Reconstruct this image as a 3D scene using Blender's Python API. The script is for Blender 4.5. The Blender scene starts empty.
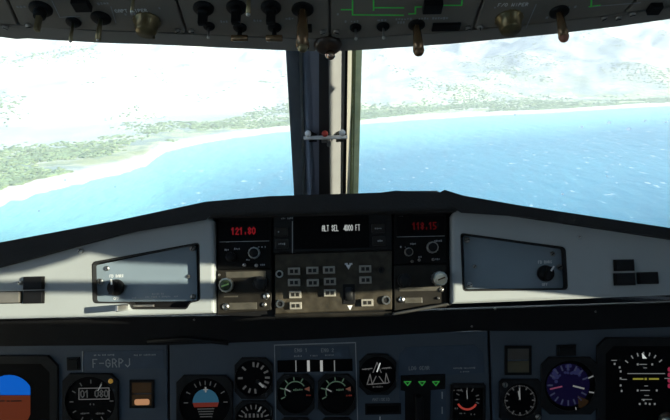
import bpy, bmesh, math, random
from mathutils import Vector, Matrix, noise
import numpy as np

random.seed(7)
SC = bpy.context.scene
COL = SC.collection
R = math.radians

# ------------------------------------------------------------------ camera, sky, sun, exposure
EYE = Vector((0.0, 0.0, 1.35))
FPX = 620.0
PITCH, ROLL = R(14.0), R(1.2)
_r = Vector((1, 0, 0)); _u = Vector((0, math.sin(PITCH), math.cos(PITCH))); FWD = Vector((0, math.cos(PITCH), -math.sin(PITCH)))
CR = _r * math.cos(ROLL) - _u * math.sin(ROLL)
CU = _u * math.cos(ROLL) + _r * math.sin(ROLL)
cam_data = bpy.data.cameras.new('camera')
cam_data.sensor_width = 36.0
cam_data.lens = FPX / 670.0 * 36.0
cam_data.clip_start = 0.02
cam_data.clip_end = 60000
cam = bpy.data.objects.new('camera', cam_data)
COL.objects.link(cam)
cam.matrix_world = Matrix(((CR.x, CU.x, -FWD.x, EYE.x), (CR.y, CU.y, -FWD.y, EYE.y), (CR.z, CU.z, -FWD.z, EYE.z), (0, 0, 0, 1)))
SC.camera = cam

SUN_DIR = Vector((1.4, -0.9, 0.42)).normalized()      # towards the sun: right, behind, low
sun_data = bpy.data.lights.new('sun', 'SUN')
sun_data.energy = 10.0
sun_data.angle = R(0.3)
sun_data.color = (1.0, 0.955, 0.75)
sun = bpy.data.objects.new('sun', sun_data)
COL.objects.link(sun)
sun.location = (30, -20, 12)
sun.rotation_euler = SUN_DIR.to_track_quat('Z', 'Y').to_euler()

world = bpy.data.worlds.new('sky')
SC.world = world
world.use_nodes = True
wn = world.node_tree.nodes; wl = world.node_tree.links
wn.clear()
w_out = wn.new('ShaderNodeOutputWorld'); w_bg = wn.new('ShaderNodeBackground')
w_co = wn.new('ShaderNodeTexCoord'); w_sep = wn.new('ShaderNodeSeparateXYZ'); w_rmp = wn.new('ShaderNodeValToRGB')
wl.new(w_co.outputs['Generated'], w_sep.inputs[0]); wl.new(w_sep.outputs['Z'], w_rmp.inputs[0])
w_rmp.color_ramp.elements[0].position = 0.0; w_rmp.color_ramp.elements[0].color = (0.92, 0.97, 1.0, 1)
w_rmp.color_ramp.elements[1].position = 0.6; w_rmp.color_ramp.elements[1].color = (0.42, 0.66, 1.0, 1)
wl.new(w_rmp.outputs[0], w_bg.inputs[0]); w_bg.inputs[1].default_value = 1.9
wl.new(w_bg.outputs[0], w_out.inputs[0])

def sky_portal(name, loc, aim, sx, sy):
    """marks a window opening for the sampling of the sky; it gives no light of its own"""
    d = bpy.data.lights.new(name, 'AREA'); d.shape = 'RECTANGLE'; d.size = sx; d.size_y = sy; d.cycles.is_portal = True
    o = bpy.data.objects.new(name, d); COL.objects.link(o); o.location = loc
    o.rotation_euler = (-Vector(aim)).to_track_quat('Z', 'Y').to_euler()
sky_portal('windscreen_portal', (0, 1.06, EYE.z - 0.10), (0, -1, -0.70), 2.0, 0.80)
sky_portal('side_window_portal', (-1.0, -0.18, EYE.z + 0.04), (1, 0, 0), 0.50, 1.40)
sky_portal('side_window_portal', (1.0, -0.1, EYE.z + 0.03), (-1, 0, 0), 0.60, 1.60)

SC.view_settings.view_transform = 'Standard'
SC.view_settings.look = 'None'
SC.view_settings.gamma = 1.0
SC.view_settings.use_curve_mapping = False
SC.view_settings.exposure = 0.0
SC.cycles.max_bounces = 10
SC.cycles.transparent_max_bounces = 16

# ------------------------------------------------------------------ materials
MATS = {}
def mat(name, col, rough=0.5, metal=0.0, var=0.12, scale=40.0, bump=0.0, emit=0.0, ecol=None, spec=0.5):
    if name in MATS: return MATS[name]
    m = bpy.data.materials.new(name); m.use_nodes = True
    n = m.node_tree.nodes; l = m.node_tree.links
    b = n['Principled BSDF']
    b.inputs['Roughness'].default_value = rough
    b.inputs['Metallic'].default_value = metal
    b.inputs['Specular IOR Level'].default_value = spec
    co = n.new('ShaderNodeTexCoord'); nz = n.new('ShaderNodeTexNoise'); rp = n.new('ShaderNodeValToRGB')
    nz.inputs['Scale'].default_value = scale; nz.inputs['Detail'].default_value = 4
    l.new(co.outputs['Object'], nz.inputs['Vector']); l.new(nz.outputs['Fac'], rp.inputs[0])
    lo = tuple(max(0, c * (1 - var)) for c in col) + (1,); hi = tuple(min(1, c * (1 + var)) for c in col) + (1,)
    rp.color_ramp.elements[0].position = 0.3; rp.color_ramp.elements[0].color = lo
    rp.color_ramp.elements[1].position = 0.7; rp.color_ramp.elements[1].color = hi
    l.new(rp.outputs[0], b.inputs['Base Color'])
    if bump > 0:
        bp = n.new('ShaderNodeBump'); n2 = n.new('ShaderNodeTexNoise'); n2.inputs['Scale'].default_value = scale * 12
        l.new(co.outputs['Object'], n2.inputs['Vector'])
        bp.inputs['Strength'].default_value = bump; bp.inputs['Distance'].default_value = 0.002
        l.new(n2.outputs['Fac'], bp.inputs['Height']); l.new(bp.outputs[0], b.inputs['Normal'])
    if emit > 0:
        e = ecol or col
        b.inputs['Emission Color'].default_value = tuple(e) + (1,)
        b.inputs['Emission Strength'].default_value = emit
    MATS[name] = m
    return m

GAPSHADE = mat('gap_shade_black', (0.006, 0.006, 0.006), 0.7)
GREY = mat('grey_paint', (0.30, 0.325, 0.325), 0.48, bump=0.06, var=0.06, scale=9)
BLUEGREY = mat('blue_grey_panel_paint', (0.056, 0.074, 0.098), 0.55, var=0.08, scale=12)
PLATE = mat('access_plate_paint', (0.165, 0.215, 0.255), 0.5, var=0.06, scale=14)
OVERH = mat('overhead_paint', (0.205, 0.18, 0.152), 0.55, var=0.1, scale=20)
LIP = mat('overhead_lip_paint', (0.235, 0.215, 0.19), 0.5, var=0.1, scale=20)
BLACK = mat('black_plastic', (0.006, 0.006, 0.0065), 0.55, var=0.2, spec=0.18)
DARK = mat('dark_bezel', (0.011, 0.0115, 0.012), 0.5, var=0.2, spec=0.2)
DIAL = mat('black_dial', (0.0025, 0.0025, 0.003), 0.5, var=0.1, spec=0.08)
PAD = mat('glareshield_padding', (0.009, 0.0085, 0.008), 0.8, var=0.25, scale=25, bump=0.3)
GOLD = mat('control_panel_brown', (0.042, 0.036, 0.026), 0.45, var=0.4, scale=70, spec=0.2)
RADIO = mat('radio_face', (0.0045, 0.0045, 0.0045), 0.5, var=0.15, spec=0.12)
RADIOLOW = mat('radio_lower_face', (0.016, 0.014, 0.011), 0.45, var=0.3, spec=0.2)
STRIPM = mat('sun_tag_tone', (0.06, 0.055, 0.043), 0.4, var=0.3, scale=90)
SILVER = mat('worn_steel', (0.62, 0.61, 0.58), 0.3, metal=1.0, var=0.15)
DULLMETAL = mat('dull_metal', (0.30, 0.29, 0.27), 0.4, metal=0.9, var=0.2)
BRASS = mat('brass_lever', (0.30, 0.245, 0.14), 0.3, metal=0.8, var=0.25)
BROWN = mat('brown_knob', (0.17, 0.13, 0.06), 0.28, metal=0.55, var=0.25, scale=120)
BROWNTAB = mat('brown_tab', (0.24, 0.145, 0.075), 0.22, metal=0.5, var=0.2)
REDDISH = mat('reddish_tip', (0.34, 0.13, 0.08), 0.4)
INK = mat('legend_ink', (0.72, 0.74, 0.74), 0.6)
FAINTINK = mat('faint_legend_ink', (0.34, 0.36, 0.37), 0.6)
WHITE = mat('white_ink', (0.72, 0.72, 0.70), 0.6)
GREENINK = mat('green_line_ink', (0.10, 0.95, 0.14), 0.5)
KEYFRAME = mat('key_frame', (0.24, 0.225, 0.19), 0.5)
KEYDARK = mat('key_cap', (0.018, 0.017, 0.015), 0.4, spec=0.25)
ORANGEDOT = mat('amber_lamp', (0.3, 0.2, 0.05), 0.4, emit=0.2, ecol=(0.9, 0.5, 0.08))
SEAL = mat('rubber_seal', (0.007, 0.009, 0.013), 0.6)
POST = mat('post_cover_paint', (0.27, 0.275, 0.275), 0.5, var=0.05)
POSTL = mat('post_cover_shaded', (0.15, 0.165, 0.215), 0.5, var=0.05)  # darker, bluer copy of the cover paint: shade on its left face
CREAM = mat('cream_edge', (0.85, 0.83, 0.70), 0.5, var=0.05)
OLIVE = mat('olive_highlight', (0.50, 0.46, 0.19), 0.5, var=0.2)
STRAP = mat('strap', (0.03, 0.028, 0.028), 0.7)
LINING = mat('cabin_lining', (0.50, 0.51, 0.51), 0.8)
FLOORM = mat('floor_carpet', (0.22, 0.21, 0.20), 0.9, bump=0.3)
BALLW = mat('white_ball', (0.8, 0.8, 0.78), 0.3)
BALLR = mat('red_ball', (0.62, 0.06, 0.04), 0.3)

def emis(name, col, s): return mat(name, tuple(c * 0.03 for c in col), 0.5, emit=s, ecol=col, var=0.03, spec=0.1)
E_RED = emis('red_digits', (1.0, 0.04, 0.06), 0.16)
E_REDDIM = emis('dim_red_digits', (0.9, 0.04, 0.05), 0.045)
E_WHITE = emis('display_white', (0.85, 0.9, 0.88), 0.65)
E_GREYD = emis('display_grey', (0.75, 0.8, 0.8), 0.20)
E_BLUE = emis('display_sky_blue', (0.003, 0.17, 0.85), 0.56)
E_BROWN = emis('display_ground_brown', (0.36, 0.075, 0.03), 0.24)
E_GREEN = emis('gear_green', (0.1, 0.85, 0.15), 0.20)
E_GREEND = emis('gauge_green', (0.35, 0.6, 0.42), 0.12)
E_YEL = emis('display_yellow', (0.8, 0.75, 0.12), 0.25)
E_AMBER = emis('annunciator_amber', (1.0, 0.5, 0.25), 0.42)
E_AMBDIM = emis('annunciator_dim', (0.5, 0.3, 0.15), 0.035)
E_REDARC = emis('red_arc', (0.9, 0.12, 0.09), 0.28)
E_PURPLE = emis('traffic_display_violet', (0.10, 0.07, 0.5), 0.022)
E_MARK = emis('dial_marks_lit', (0.75, 0.78, 0.78), 0.06)
E_SKYDIM = emis('attitude_blue', (0.1, 0.38, 0.62), 0.16)
E_GNDDIM = emis('attitude_red', (0.6, 0.1, 0.07), 0.16)
E_PINK = emis('display_magenta', (0.9, 0.08, 0.2), 0.25)

# ------------------------------------------------------------------ mesh builder
class MB:
    def __init__(self): self.bm = bmesh.new(); self.mats = []
    def mi(self, m):
        if m is None: return 0
        if m not in self.mats: self.mats.append(m)
        return self.mats.index(m)
    def _paint(self, faces, m, smooth=False):
        i = self.mi(m)
        for f in faces: f.material_index = i; f.smooth = smooth
    def box(self, c, s, m=None, bevel=0.0, rot=None):
        mx = Matrix.Translation(c)
        if rot is not None: mx = mx @ Matrix.Rotation(rot, 4, 'Z')
        r = bmesh.ops.create_cube(self.bm, size=1.0, matrix=mx @ Matrix.Diagonal((s[0], s[1], s[2], 1)))
        vs = r['verts']; fs = list({f for v in vs for f in v.link_faces})
        if bevel > 0:
            es = list({e for v in vs for e in v.link_edges})
            rb = bmesh.ops.bevel(self.bm, geom=es, offset=bevel, segments=2, affect='EDGES', profile=0.5)
            fs = list({f for v in rb['verts'] for f in v.link_faces} | {f for f in fs if f.is_valid})
        self._paint(fs, m)
        return self
    def lathe(self, prof, c=(0, 0, 0), m=None, seg=24, axis=None, smooth=True, flute=0.0):
        """prof: (r, z) from bottom to top, revolved about local z (or axis)"""
        q = Vector(axis).normalized().to_track_quat('Z', 'Y').to_matrix() if axis is not None else Matrix.Identity(3)
        c = Vector(c); rings = []
        for r, z in prof:
            if r < 1e-6: rings.append([self.bm.verts.new(c + q @ Vector((0, 0, z)))])
            else:
                ring = []
                for k in range(seg):
                    rr = r * (1 - flute * (k % 2)); a = 2 * math.pi * k / seg
                    ring.append(self.bm.verts.new(c + q @ Vector((rr * math.cos(a), rr * math.sin(a), z))))
                rings.append(ring)
        fs = []
        for A, B in zip(rings, rings[1:]):
            if len(A) == 1 and len(B) == 1: continue
            for k in range(seg):
                k2 = (k + 1) % seg
                if len(A) == 1: fs.append(self.bm.faces.new((A[0], B[k2], B[k])))
                elif len(B) == 1: fs.append(self.bm.faces.new((A[k], A[k2], B[0])))
                else: fs.append(self.bm.faces.new((A[k], A[k2], B[k2], B[k])))
        if len(rings[0]) > 1: fs.append(self.bm.faces.new(list(reversed(rings[0]))))
        if len(rings[-1]) > 1: fs.append(self.bm.faces.new(rings[-1]))
        self._paint(fs, m, smooth)
        for f in fs:
            if len(f.verts) > 4: f.smooth = False
        return self
    def cyl(self, x, y, z0, z1, r, m=None, r1=None, seg=24):
        r1 = r if r1 is None else r1
        return self.lathe([(r, z0), (r1, z1)], (x, y, 0), m, seg)
    def ring(self, x, y, z0, z1, ro, ri, m=None, seg=32):
        vs = []
        for (r, z) in ((ro, z0), (ro, z1), (ri, z1), (ri, z0)):
            vs.append([self.bm.verts.new((x + r * math.cos(2 * math.pi * k / seg), y + r * math.sin(2 * math.pi * k / seg), z)) for k in range(seg)])
        fs = []
        for a in range(4):
            A, B = vs[a], vs[(a + 1) % 4]
            for k in range(seg):
                k2 = (k + 1) % seg
                fs.append(self.bm.faces.new((A[k], A[k2], B[k2], B[k])))
        self._paint(fs, m); return self
    def prism(self, poly, z0, z1, m=None, bevel=0.0, seg=2):
        lo = [self.bm.verts.new((x, y, z0)) for x, y in poly]
        hi = [self.bm.verts.new((x, y, z1)) for x, y in poly]
        n = len(poly); fs = [self.bm.faces.new(list(reversed(lo))), self.bm.faces.new(hi)]
        for k in range(n): fs.append(self.bm.faces.new((lo[k], lo[(k + 1) % n], hi[(k + 1) % n], hi[k])))
        if bevel > 0:
            es = list(fs[1].edges) + ([] if n > 14 else [e for f in fs[2:] for e in f.edges if e not in fs[0].edges[:]])
            rb = bmesh.ops.bevel(self.bm, geom=list(set(es)), offset=bevel, segments=seg, affect='EDGES', profile=0.5)
            fs = [f for f in fs if f.is_valid] + list(rb['faces'])
        self._paint(fs, m); return self
    def holed(self, outer, holes, z0, z1, m=None, bevel=0.0, seg=3):
        loops = []; edges = []
        for poly in [outer] + holes:
            vs = [self.bm.verts.new((x, y, z1)) for x, y in poly]
            es = [self.bm.edges.new((vs[k], vs[(k + 1) % len(vs)])) for k in range(len(vs))]
            loops.append((vs, es)); edges += es
        r = bmesh.ops.triangle_fill(self.bm, use_beauty=True, use_dissolve=False, edges=edges)
        fs = [g for g in r['geom'] if isinstance(g, bmesh.types.BMFace)]
        for f in fs:
            f.normal_update()
            if f.normal.z < 0: f.normal_flip()
        for vs, es in loops:
            lo = [self.bm.verts.new((v.co.x, v.co.y, z0)) for v in vs]; n = len(vs)
            for k in range(n): fs.append(self.bm.faces.new((vs[k], vs[(k + 1) % n], lo[(k + 1) % n], lo[k])))
        if bevel > 0:
            es = [e for e in loops[0][1]]
            rb = bmesh.ops.bevel(self.bm, geom=es, offset=bevel, segments=seg, affect='EDGES', profile=0.5)
            fs = [f for f in fs if f.is_valid] + list(rb['faces'])
        bmesh.ops.recalc_face_normals(self.bm, faces=self.bm.faces[:])
        self._paint(fs, m); return self
    def line(self, p, q, w, z, h=0.0003, m=None):
        p = Vector(p); q = Vector(q); d = q - p
        L = d.length
        if L < 1e-9: return self
        self.box(((p.x + q.x) / 2, (p.y + q.y) / 2, z + h / 2), (L + w * 0.9, w, h), m, rot=math.atan2(d.y, d.x))
        return self
    def arc(self, cx, cy, r, a0, a1, w, z, m=None, n=20):
        pts = [(cx + r * math.cos(a0 + (a1 - a0) * k / n), cy + r * math.sin(a0 + (a1 - a0) * k / n)) for k in range(n + 1)]
        for a, b in zip(pts, pts[1:]): self.line(a, b, w, z, m=m)
        return self
    def tube(self, pts, r, m=None, seg=10, taper=None):
        pts = [Vector(p) for p in pts]; rings = []
        for i, p in enumerate(pts):
            d = (pts[min(i + 1, len(pts) - 1)] - pts[max(i - 1, 0)]).normalized()
            q = d.to_track_quat('Z', 'Y').to_matrix(); rr = r if taper is None else taper[i]
            rings.append([self.bm.verts.new(p + q @ Vector((rr * math.cos(2 * math.pi * k / seg), rr * math.sin(2 * math.pi * k / seg), 0))) for k in range(seg)])
        fs = []
        for A, B in zip(rings, rings[1:]):
            for k in range(seg): fs.append(self.bm.faces.new((A[k], A[(k + 1) % seg], B[(k + 1) % seg], B[k])))
        fs.append(self.bm.faces.new(list(reversed(rings[0])))); fs.append(self.bm.faces.new(rings[-1]))
        self._paint(fs, m, True); return self
    def build(self, name, parent=None, m=None, matrix=None):
        me = bpy.data.meshes.new(name); self.bm.normal_update(); self.bm.to_mesh(me); self.bm.free()
        for x in (self.mats or [m]):
            me.materials.append(x)
        o = bpy.data.objects.new(name, me); COL.objects.link(o)
        if matrix is not None: o.matrix_world = matrix
        if parent is not None: o.parent = parent
        return o

def ball_prof(r, z, n=8): return [(max(0, r * math.sin(math.pi * k / n)) if 0 < k < n else 0.0, z - r * math.cos(math.pi * k / n)) for k in range(n + 1)]

# stroke lettering (grid 2 wide, 4 high)
GL = {'A': '00-03-14-23-20;02-22', 'B': '00-04-14-23-12-02;12-21-10-00', 'C': '23-14-03-01-10-21', 'D': '00-04-14-23-21-10-00', 'E': '24-04-00-20;02-12',
      'F': '24-04-00;02-12', 'G': '23-14-03-01-10-21-22-12', 'H': '00-04;20-24;02-22', 'I': '10-14', 'J': '24-21-10-01', 'K': '00-04;24-02-20', 'L': '04-00-20',
      'M': '00-04-12-24-20', 'N': '00-04-20-24', 'O': '01-03-14-23-21-10-01', 'P': '00-04-14-23-12-02', 'R': '00-04-14-23-12-02;12-20', 'S': '23-14-03-12-21-10-01',
      'T': '04-24;14-10', 'U': '04-01-10-21-24', 'V': '04-10-24', 'W': '04-00-12-20-24', 'X': '00-24;04-20', 'Y': '04-12-24;12-10', 'Z': '04-24-00-20',
      '0': '01-03-14-23-21-10-01', '1': '03-14-10', '2': '03-14-23-00-20', '3': '04-24-12-21-10-01', '4': '20-24-01-21', '5': '24-04-02-12-21-10-00', '6': '24-03-01-10-21-12-02',
      '7': '04-24-10', '8': '12-03-14-23-12-21-10-01-12', '9': '00-21-23-14-03-12-22', '-': '02-22', '.': '10-11', '/': '00-24', ' ': ''}
def strokes(mb, text, x, y, h, m, z=0.0, w=None, center=False, gap=1.1, sx=1.0):
    v = h / 4.0; u = v * sx; w = w or h * 0.13
    tot = len(text) * (2 + gap) * u - gap * u
    if center: x -= tot / 2; y -= h / 2
    for ch in text:
        for st in GL.get(ch, '').split(';'):
            if not st: continue
            P = [(x + int(a[0]) * u, y + int(a[1]) * v) for a in st.split('-')]
            for a, b in zip(P, P[1:]): mb.line(a, b, w, z, m=m)
        x += (2 + gap) * u
def scribble(mb, x, y, L, h, m, z=0.0):
    """illegible small print: a row of short marks"""
    n = max(2, int(L / (h * 0.75))); st = L / n
    for k in range(n):
        if random.random() < 0.14: continue
        mb.box((x + (k + 0.5) * st, y + random.uniform(-.1, .1) * h, z + 0.00015), (st * random.uniform(.45, .75), h * random.uniform(.5, 1.0), 0.0003), m)

# ------------------------------------------------------------------ planes of the cockpit
def ray(px, py): return (FWD + CR * ((px - 335.0) / FPX) + CU * ((210.0 - py) / FPX))
class Frame:
    """a plane of the cockpit: local x right, y up the face, z out of the face"""
    def __init__(s, px, py, ydist, tilt, off=0.0):
        t = R(tilt); s.X = Vector((1, 0, 0)); s.Y = Vector((0, math.sin(t), math.cos(t))); s.N = Vector((0, -math.cos(t), math.sin(t)))
        d = ray(px, py); s.O = EYE + d * (ydist / d.y) + s.N * off
    def shifted(s, off):
        f = Frame.__new__(Frame); f.X, f.Y, f.N = s.X, s.Y, s.N; f.O = s.O + s.N * off; return f
    def w(s, px, py):
        d = ray(px, py); return EYE + d * ((s.O - EYE).dot(s.N) / d.dot(s.N))
    def P(s, px, py):
        q = s.w(px, py) - s.O; return (q.dot(s.X), q.dot(s.Y))
    def M(s, x=0, y=0, z=0):
        o = s.O + s.X * x + s.Y * y + s.N * z
        return Matrix(((s.X.x, s.Y.x, s.N.x, o.x), (s.X.y, s.Y.y, s.N.y, o.y), (s.X.z, s.Y.z, s.N.z, o.z), (0, 0, 0, 1)))

def clusters(mb, gap=0.0022):
    """one builder per separate word or line of lettering"""
    bm = mb.bm; bm.verts.index_update(); seen = set(); isl = []
    for v in bm.verts:
        if v in seen: continue
        st = [v]; seen.add(v); g = []
        while st:
            a = st.pop(); g.append(a)
            for e in a.link_edges:
                b = e.other_vert(a)
                if b not in seen: seen.add(b); st.append(b)
        xs = [a.co.x for a in g]; ys = [a.co.y for a in g]; isl.append([min(xs), max(xs), min(ys), max(ys), g])
    grp = list(range(len(isl)))
    def find(i):
        while grp[i] != i: i = grp[i]
        return i
    for i in range(len(isl)):
        for j in range(i):
            A, B = isl[i], isl[j]
            if A[0] - gap < B[1] and B[0] - gap < A[1] and A[2] - gap * .45 < B[3] and B[2] - gap * .45 < A[3]: grp[find(i)] = find(j)
    out = {}
    for i in range(len(isl)): out.setdefault(find(i), []).extend(isl[i][4])
    res = []
    for vs in out.values():
        q = MB(); q.mats = list(mb.mats); m = {v: q.bm.verts.new(v.co) for v in vs}
        for f in {f for v in vs for f in v.link_faces}:
            nf = q.bm.faces.new([m[v] for v in f.verts]); nf.material_index = f.material_index
        res.append(q)
    bm.free(); return res
def inset(poly, d):
    """polygon with every side moved inwards by d"""
    P = [Vector(p) for p in poly]; N = len(P); ar = sum(P[i].x * P[(i + 1) % N].y - P[(i + 1) % N].x * P[i].y for i in range(N)); sg = 1 if ar > 0 else -1
    out = []
    for i in range(N):
        a = (P[i] - P[i - 1]).normalized(); b = (P[(i + 1) % N] - P[i]).normalized()
        na = Vector((-a.y, a.x)) * sg; nb = Vector((-b.y, b.x)) * sg; k = na + nb; out.append(tuple(P[i] + k * (d / max(.35, 1 + na.dot(nb)))))
    return out
def tag(o, label, cat, group=None, kind=None):
    if label: o['label'] = label
    if cat: o['category'] = cat
    if group: o['group'] = group
    if kind: o['kind'] = kind
    return o
class Thing:
    def __init__(s, F, px, py, name, label, cat, group=None):
        s.F = F; s.o = F.P(px, py)
        s.e = bpy.data.objects.new(name, None); s.e.empty_display_size = 0.01; COL.objects.link(s.e)
        s.e.matrix_world = F.M(*s.o); tag(s.e, label, cat, group)
        a = F.P(px + 1, py); s.k = math.hypot(a[0] - s.o[0], a[1] - s.o[1])
    def p(s, px, py): a = s.F.P(px, py); return (a[0] - s.o[0], a[1] - s.o[1])
    def poly(s, pts): return [s.p(*q) for q in pts]
    def bx(s, x0, y0, x1, y1):
        a, b, c, d = s.p(x0, y0), s.p(x1, y0), s.p(x1, y1), s.p(x0, y1)
        cx = (a[0] + b[0] + c[0] + d[0]) / 4; cy = (a[1] + b[1] + c[1] + d[1]) / 4
        return cx, cy, ((b[0] - a[0]) + (c[0] - d[0])) / 2, ((a[1] - d[1]) + (b[1] - c[1])) / 2
    def part(s, name, mb, m=None, parent=None, label=None):
        if name == 'lettering':
            for piece in clusters(mb): o = piece.build(name, parent or s.e, m)
            return o
        o = mb.build(name, parent or s.e, m)
        if label: o['label'] = label
        return o
def struct(o, label=None): o['kind'] = 'structure'; (label and o.__setitem__('label', label)); return o

def wmesh(name, polys, m, thick=0.0):
    """world-space mesh of polygons, given real thickness"""
    bm = bmesh.new()
    for P in polys: bm.faces.new([bm.verts.new(p) for p in P])
    bmesh.ops.remove_doubles(bm, verts=bm.verts[:], dist=1e-5)
    bmesh.ops.recalc_face_normals(bm, faces=bm.faces[:])
    if thick: bmesh.ops.solidify(bm, geom=bm.faces[:], thickness=thick)
    me = bpy.data.meshes.new(name); bm.to_mesh(me); bm.free(); me.materials.append(m)
    o = bpy.data.objects.new(name, me); COL.objects.link(o); return o

def rpoly(pts, r, n=4):
    """rounded polygon"""
    out = []; N = len(pts)
    for i in range(N):
        p = Vector(pts[i]); a = Vector(pts[i - 1]) - p; b = Vector(pts[(i + 1) % N]) - p
        rr = min(r, a.length * .45, b.length * .45); A = p + a.normalized() * rr; B = p + b.normalized() * rr
        for k in range(n + 1):
            t = k / n; out.append(tuple(A * (1 - t) ** 2 + p * 2 * t * (1 - t) + B * t * t))
    return out

G = Frame(332, 260, 0.80, 20)          # glareshield faces
GC = G.shifted(-0.012)                 # faces of the control units between the wings
I = Frame(332, 340, 0.95, 12)          # instrument panel
OV = Frame(330, 50, 0.60, -55)         # overhead panel
WP = Frame(332, 195, 1.05, -38)        # windscreen post

#@@STRUCTURE
# ------------------------------------------------------------------ outside: sea, land, trees
SEA_Z = -600.0
def sea_material():
    m = bpy.data.materials.new('sea_water'); m.use_nodes = True; n = m.node_tree.nodes; l = m.node_tree.links; b = n['Principled BSDF']
    co = n.new('ShaderNodeTexCoord'); mp = n.new('ShaderNodeMapping'); l.new(co.outputs['Object'], mp.inputs[0])
    n1 = n.new('ShaderNodeTexNoise'); n1.inputs['Scale'].default_value = 0.012; n1.inputs['Detail'].default_value = 6
    n2 = n.new('ShaderNodeTexNoise'); n2.inputs['Scale'].default_value = 0.0016; n2.inputs['Detail'].default_value = 4
    n3 = n.new('ShaderNodeTexNoise'); n3.inputs['Scale'].default_value = 0.028; n3.inputs['Detail'].default_value = 2
    mp.inputs['Scale'].default_value = (1.0, 0.45, 1.0)
    for q in (n1, n2, n3): l.new(mp.outputs[0], q.inputs['Vector'])
    r2 = n.new('ShaderNodeValToRGB'); l.new(n2.outputs['Fac'], r2.inputs[0])
    r2.color_ramp.elements[0].position = .3; r2.color_ramp.elements[0].color = (0.022, 0.25, 0.35, 1)
    r2.color_ramp.elements[1].position = .7; r2.color_ramp.elements[1].color = (0.045, 0.31, 0.40, 1)
    r3 = n.new('ShaderNodeValToRGB'); l.new(n3.outputs['Fac'], r3.inputs[0])
    r3.color_ramp.elements[0].position = .665; r3.color_ramp.elements[0].color = (0, 0, 0, 1); r3.color_ramp.elements[1].position = .72
    mx = n.new('ShaderNodeMixRGB'); l.new(r3.outputs[0], mx.inputs[0]); l.new(r2.outputs[0], mx.inputs[1]); mx.inputs[2].default_value = (.55, .68, .72, 1)
    at = n.new('ShaderNodeAttribute'); at.attribute_name = 'offshore'; dv = n.new('ShaderNodeMath'); dv.operation = 'DIVIDE'; l.new(at.outputs['Fac'], dv.inputs[0]); dv.inputs[1].default_value = 2800.0
    rs = n.new('ShaderNodeValToRGB'); l.new(dv.outputs[0], rs.inputs[0])
    rs.color_ramp.elements[0].position = .01; rs.color_ramp.elements[0].color = (1, 1, 1, 1); rs.color_ramp.elements[1].position = .75; rs.color_ramp.elements[1].color = (0, 0, 0, 1)
    sh = n.new('ShaderNodeMixRGB'); l.new(rs.outputs[0], sh.inputs[0]); l.new(mx.outputs[0], sh.inputs[1]); sh.inputs[2].default_value = (.36, .84, .76, 1)
    l.new(sh.outputs[0], b.inputs['Base Color'])
    bp = n.new('ShaderNodeBump'); bp.inputs['Strength'].default_value = 0.5; bp.inputs['Distance'].default_value = 30.0
    l.new(n1.outputs['Fac'], bp.inputs['Height']); l.new(bp.outputs[0], b.inputs['Normal'])
    b.inputs['Roughness'].default_value = 0.45
    return m

SHORE = [(-260, 262), (-120, 235), (0, 206), (50, 191), (100, 179), (128, 172), (146, 166), (165, 152), (215, 141), (290, 131), (365, 124), (450, 118), (550, 113), (670, 106), (800, 100), (1000, 92)]
_sh = []
for px, py in SHORE:
    d = ray(px, py); t = (SEA_Z - EYE.z) / d.z; q = EYE + d * t
    _sh.append((math.atan2(q.x, q.y), math.hypot(q.x, q.y)))
_az = np.array([a for a, _ in _sh]); _ds = np.array([d for _, d in _sh])
def shore_dist(az): return float(np.interp(az, _az, _ds)) + 60 * noise.noise(Vector((az * 60, 3.1, 0))) + 25 * noise.noise(Vector((az * 240, 1.1, 0)))
bm = bmesh.new(); off = bm.verts.layers.float.new('offshore'); rows = []
for i in range(201):
    az = -0.62 + 1.24 * i / 200; d0 = shore_dist(az); row = []
    for j in range(61):
        f = (j / 60) ** 2; d = d0 + 60 - (d0 - 200) * f; v = bm.verts.new((d * math.sin(az), d * math.cos(az), SEA_Z)); v[off] = max(0.0, d0 - d); row.append(v)
    rows.append(row)
for i in range(200):
    for j in range(60): bm.faces.new((rows[i][j + 1], rows[i + 1][j + 1], rows[i + 1][j], rows[i][j]))
vs = [bm.verts.new((45000 * math.cos(2 * math.pi * k / 96), 45000 * math.sin(2 * math.pi * k / 96), SEA_Z - 1.5)) for k in range(96)]
for v in vs: v[off] = 6000.0
bm.faces.new(vs); bm.normal_update(); me = bpy.data.meshes.new('sea'); bm.to_mesh(me); bm.free(); me.materials.append(sea_material())
o = bpy.data.objects.new('sea', me); COL.objects.link(o); struct(o, 'bright blue choppy sea beyond the windscreen')
def fbm(x, y, s, o=5):
    return noise.fractal(Vector((x / s, y / s, 0.37)), 1.0, 2.0, o)
def land_h(x, y, e):
    """height over the sea; e = distance inland"""
    h = min(6.0, e * 0.05)
    pl = max(0.0, min(1.0, (e - 60) / 500.0))
    h += pl * (16 + 14 * fbm(x, y, 700, 3))
    az = math.atan2(x, y)
    start = 1500 + 1800 * max(0, -az / 0.5) + 900 * fbm(x, y, 3500, 2)
    rise = max(0.0, (e - start) / 9000.0)
    ridg = 0.55 + 0.55 * (1 - abs(fbm(x + 900, y, 4200, 5))) + 0.25 * fbm(x, y, 900, 4)
    h += 2300 * min(1.15, rise) ** 1.05 * max(0.15, ridg)
    return h
NA, NR = 300, 190
bm = bmesh.new(); grid = []; uvl = bm.verts.layers.float.new('inland')
for i in range(NA + 1):
    az = -0.62 + 1.24 * i / NA; d0 = shore_dist(az); row = []
    for j in range(NR + 1):
        e = -40 + 15500 * (j / NR) ** 2.2; d = d0 + e
        x, y = d * math.sin(az), d * math.cos(az)
        h = -4.0 if e < 0 else land_h(x, y, e)
        row.append(bm.verts.new((x, y, SEA_Z + h + (0.5 if e >= 0 else 0))))
    grid.append(row)
for i in range(NA):
    for j in range(NR):
        f = bm.faces.new((grid[i][j], grid[i + 1][j], grid[i + 1][j + 1], grid[i][j + 1])); f.smooth = True
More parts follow.
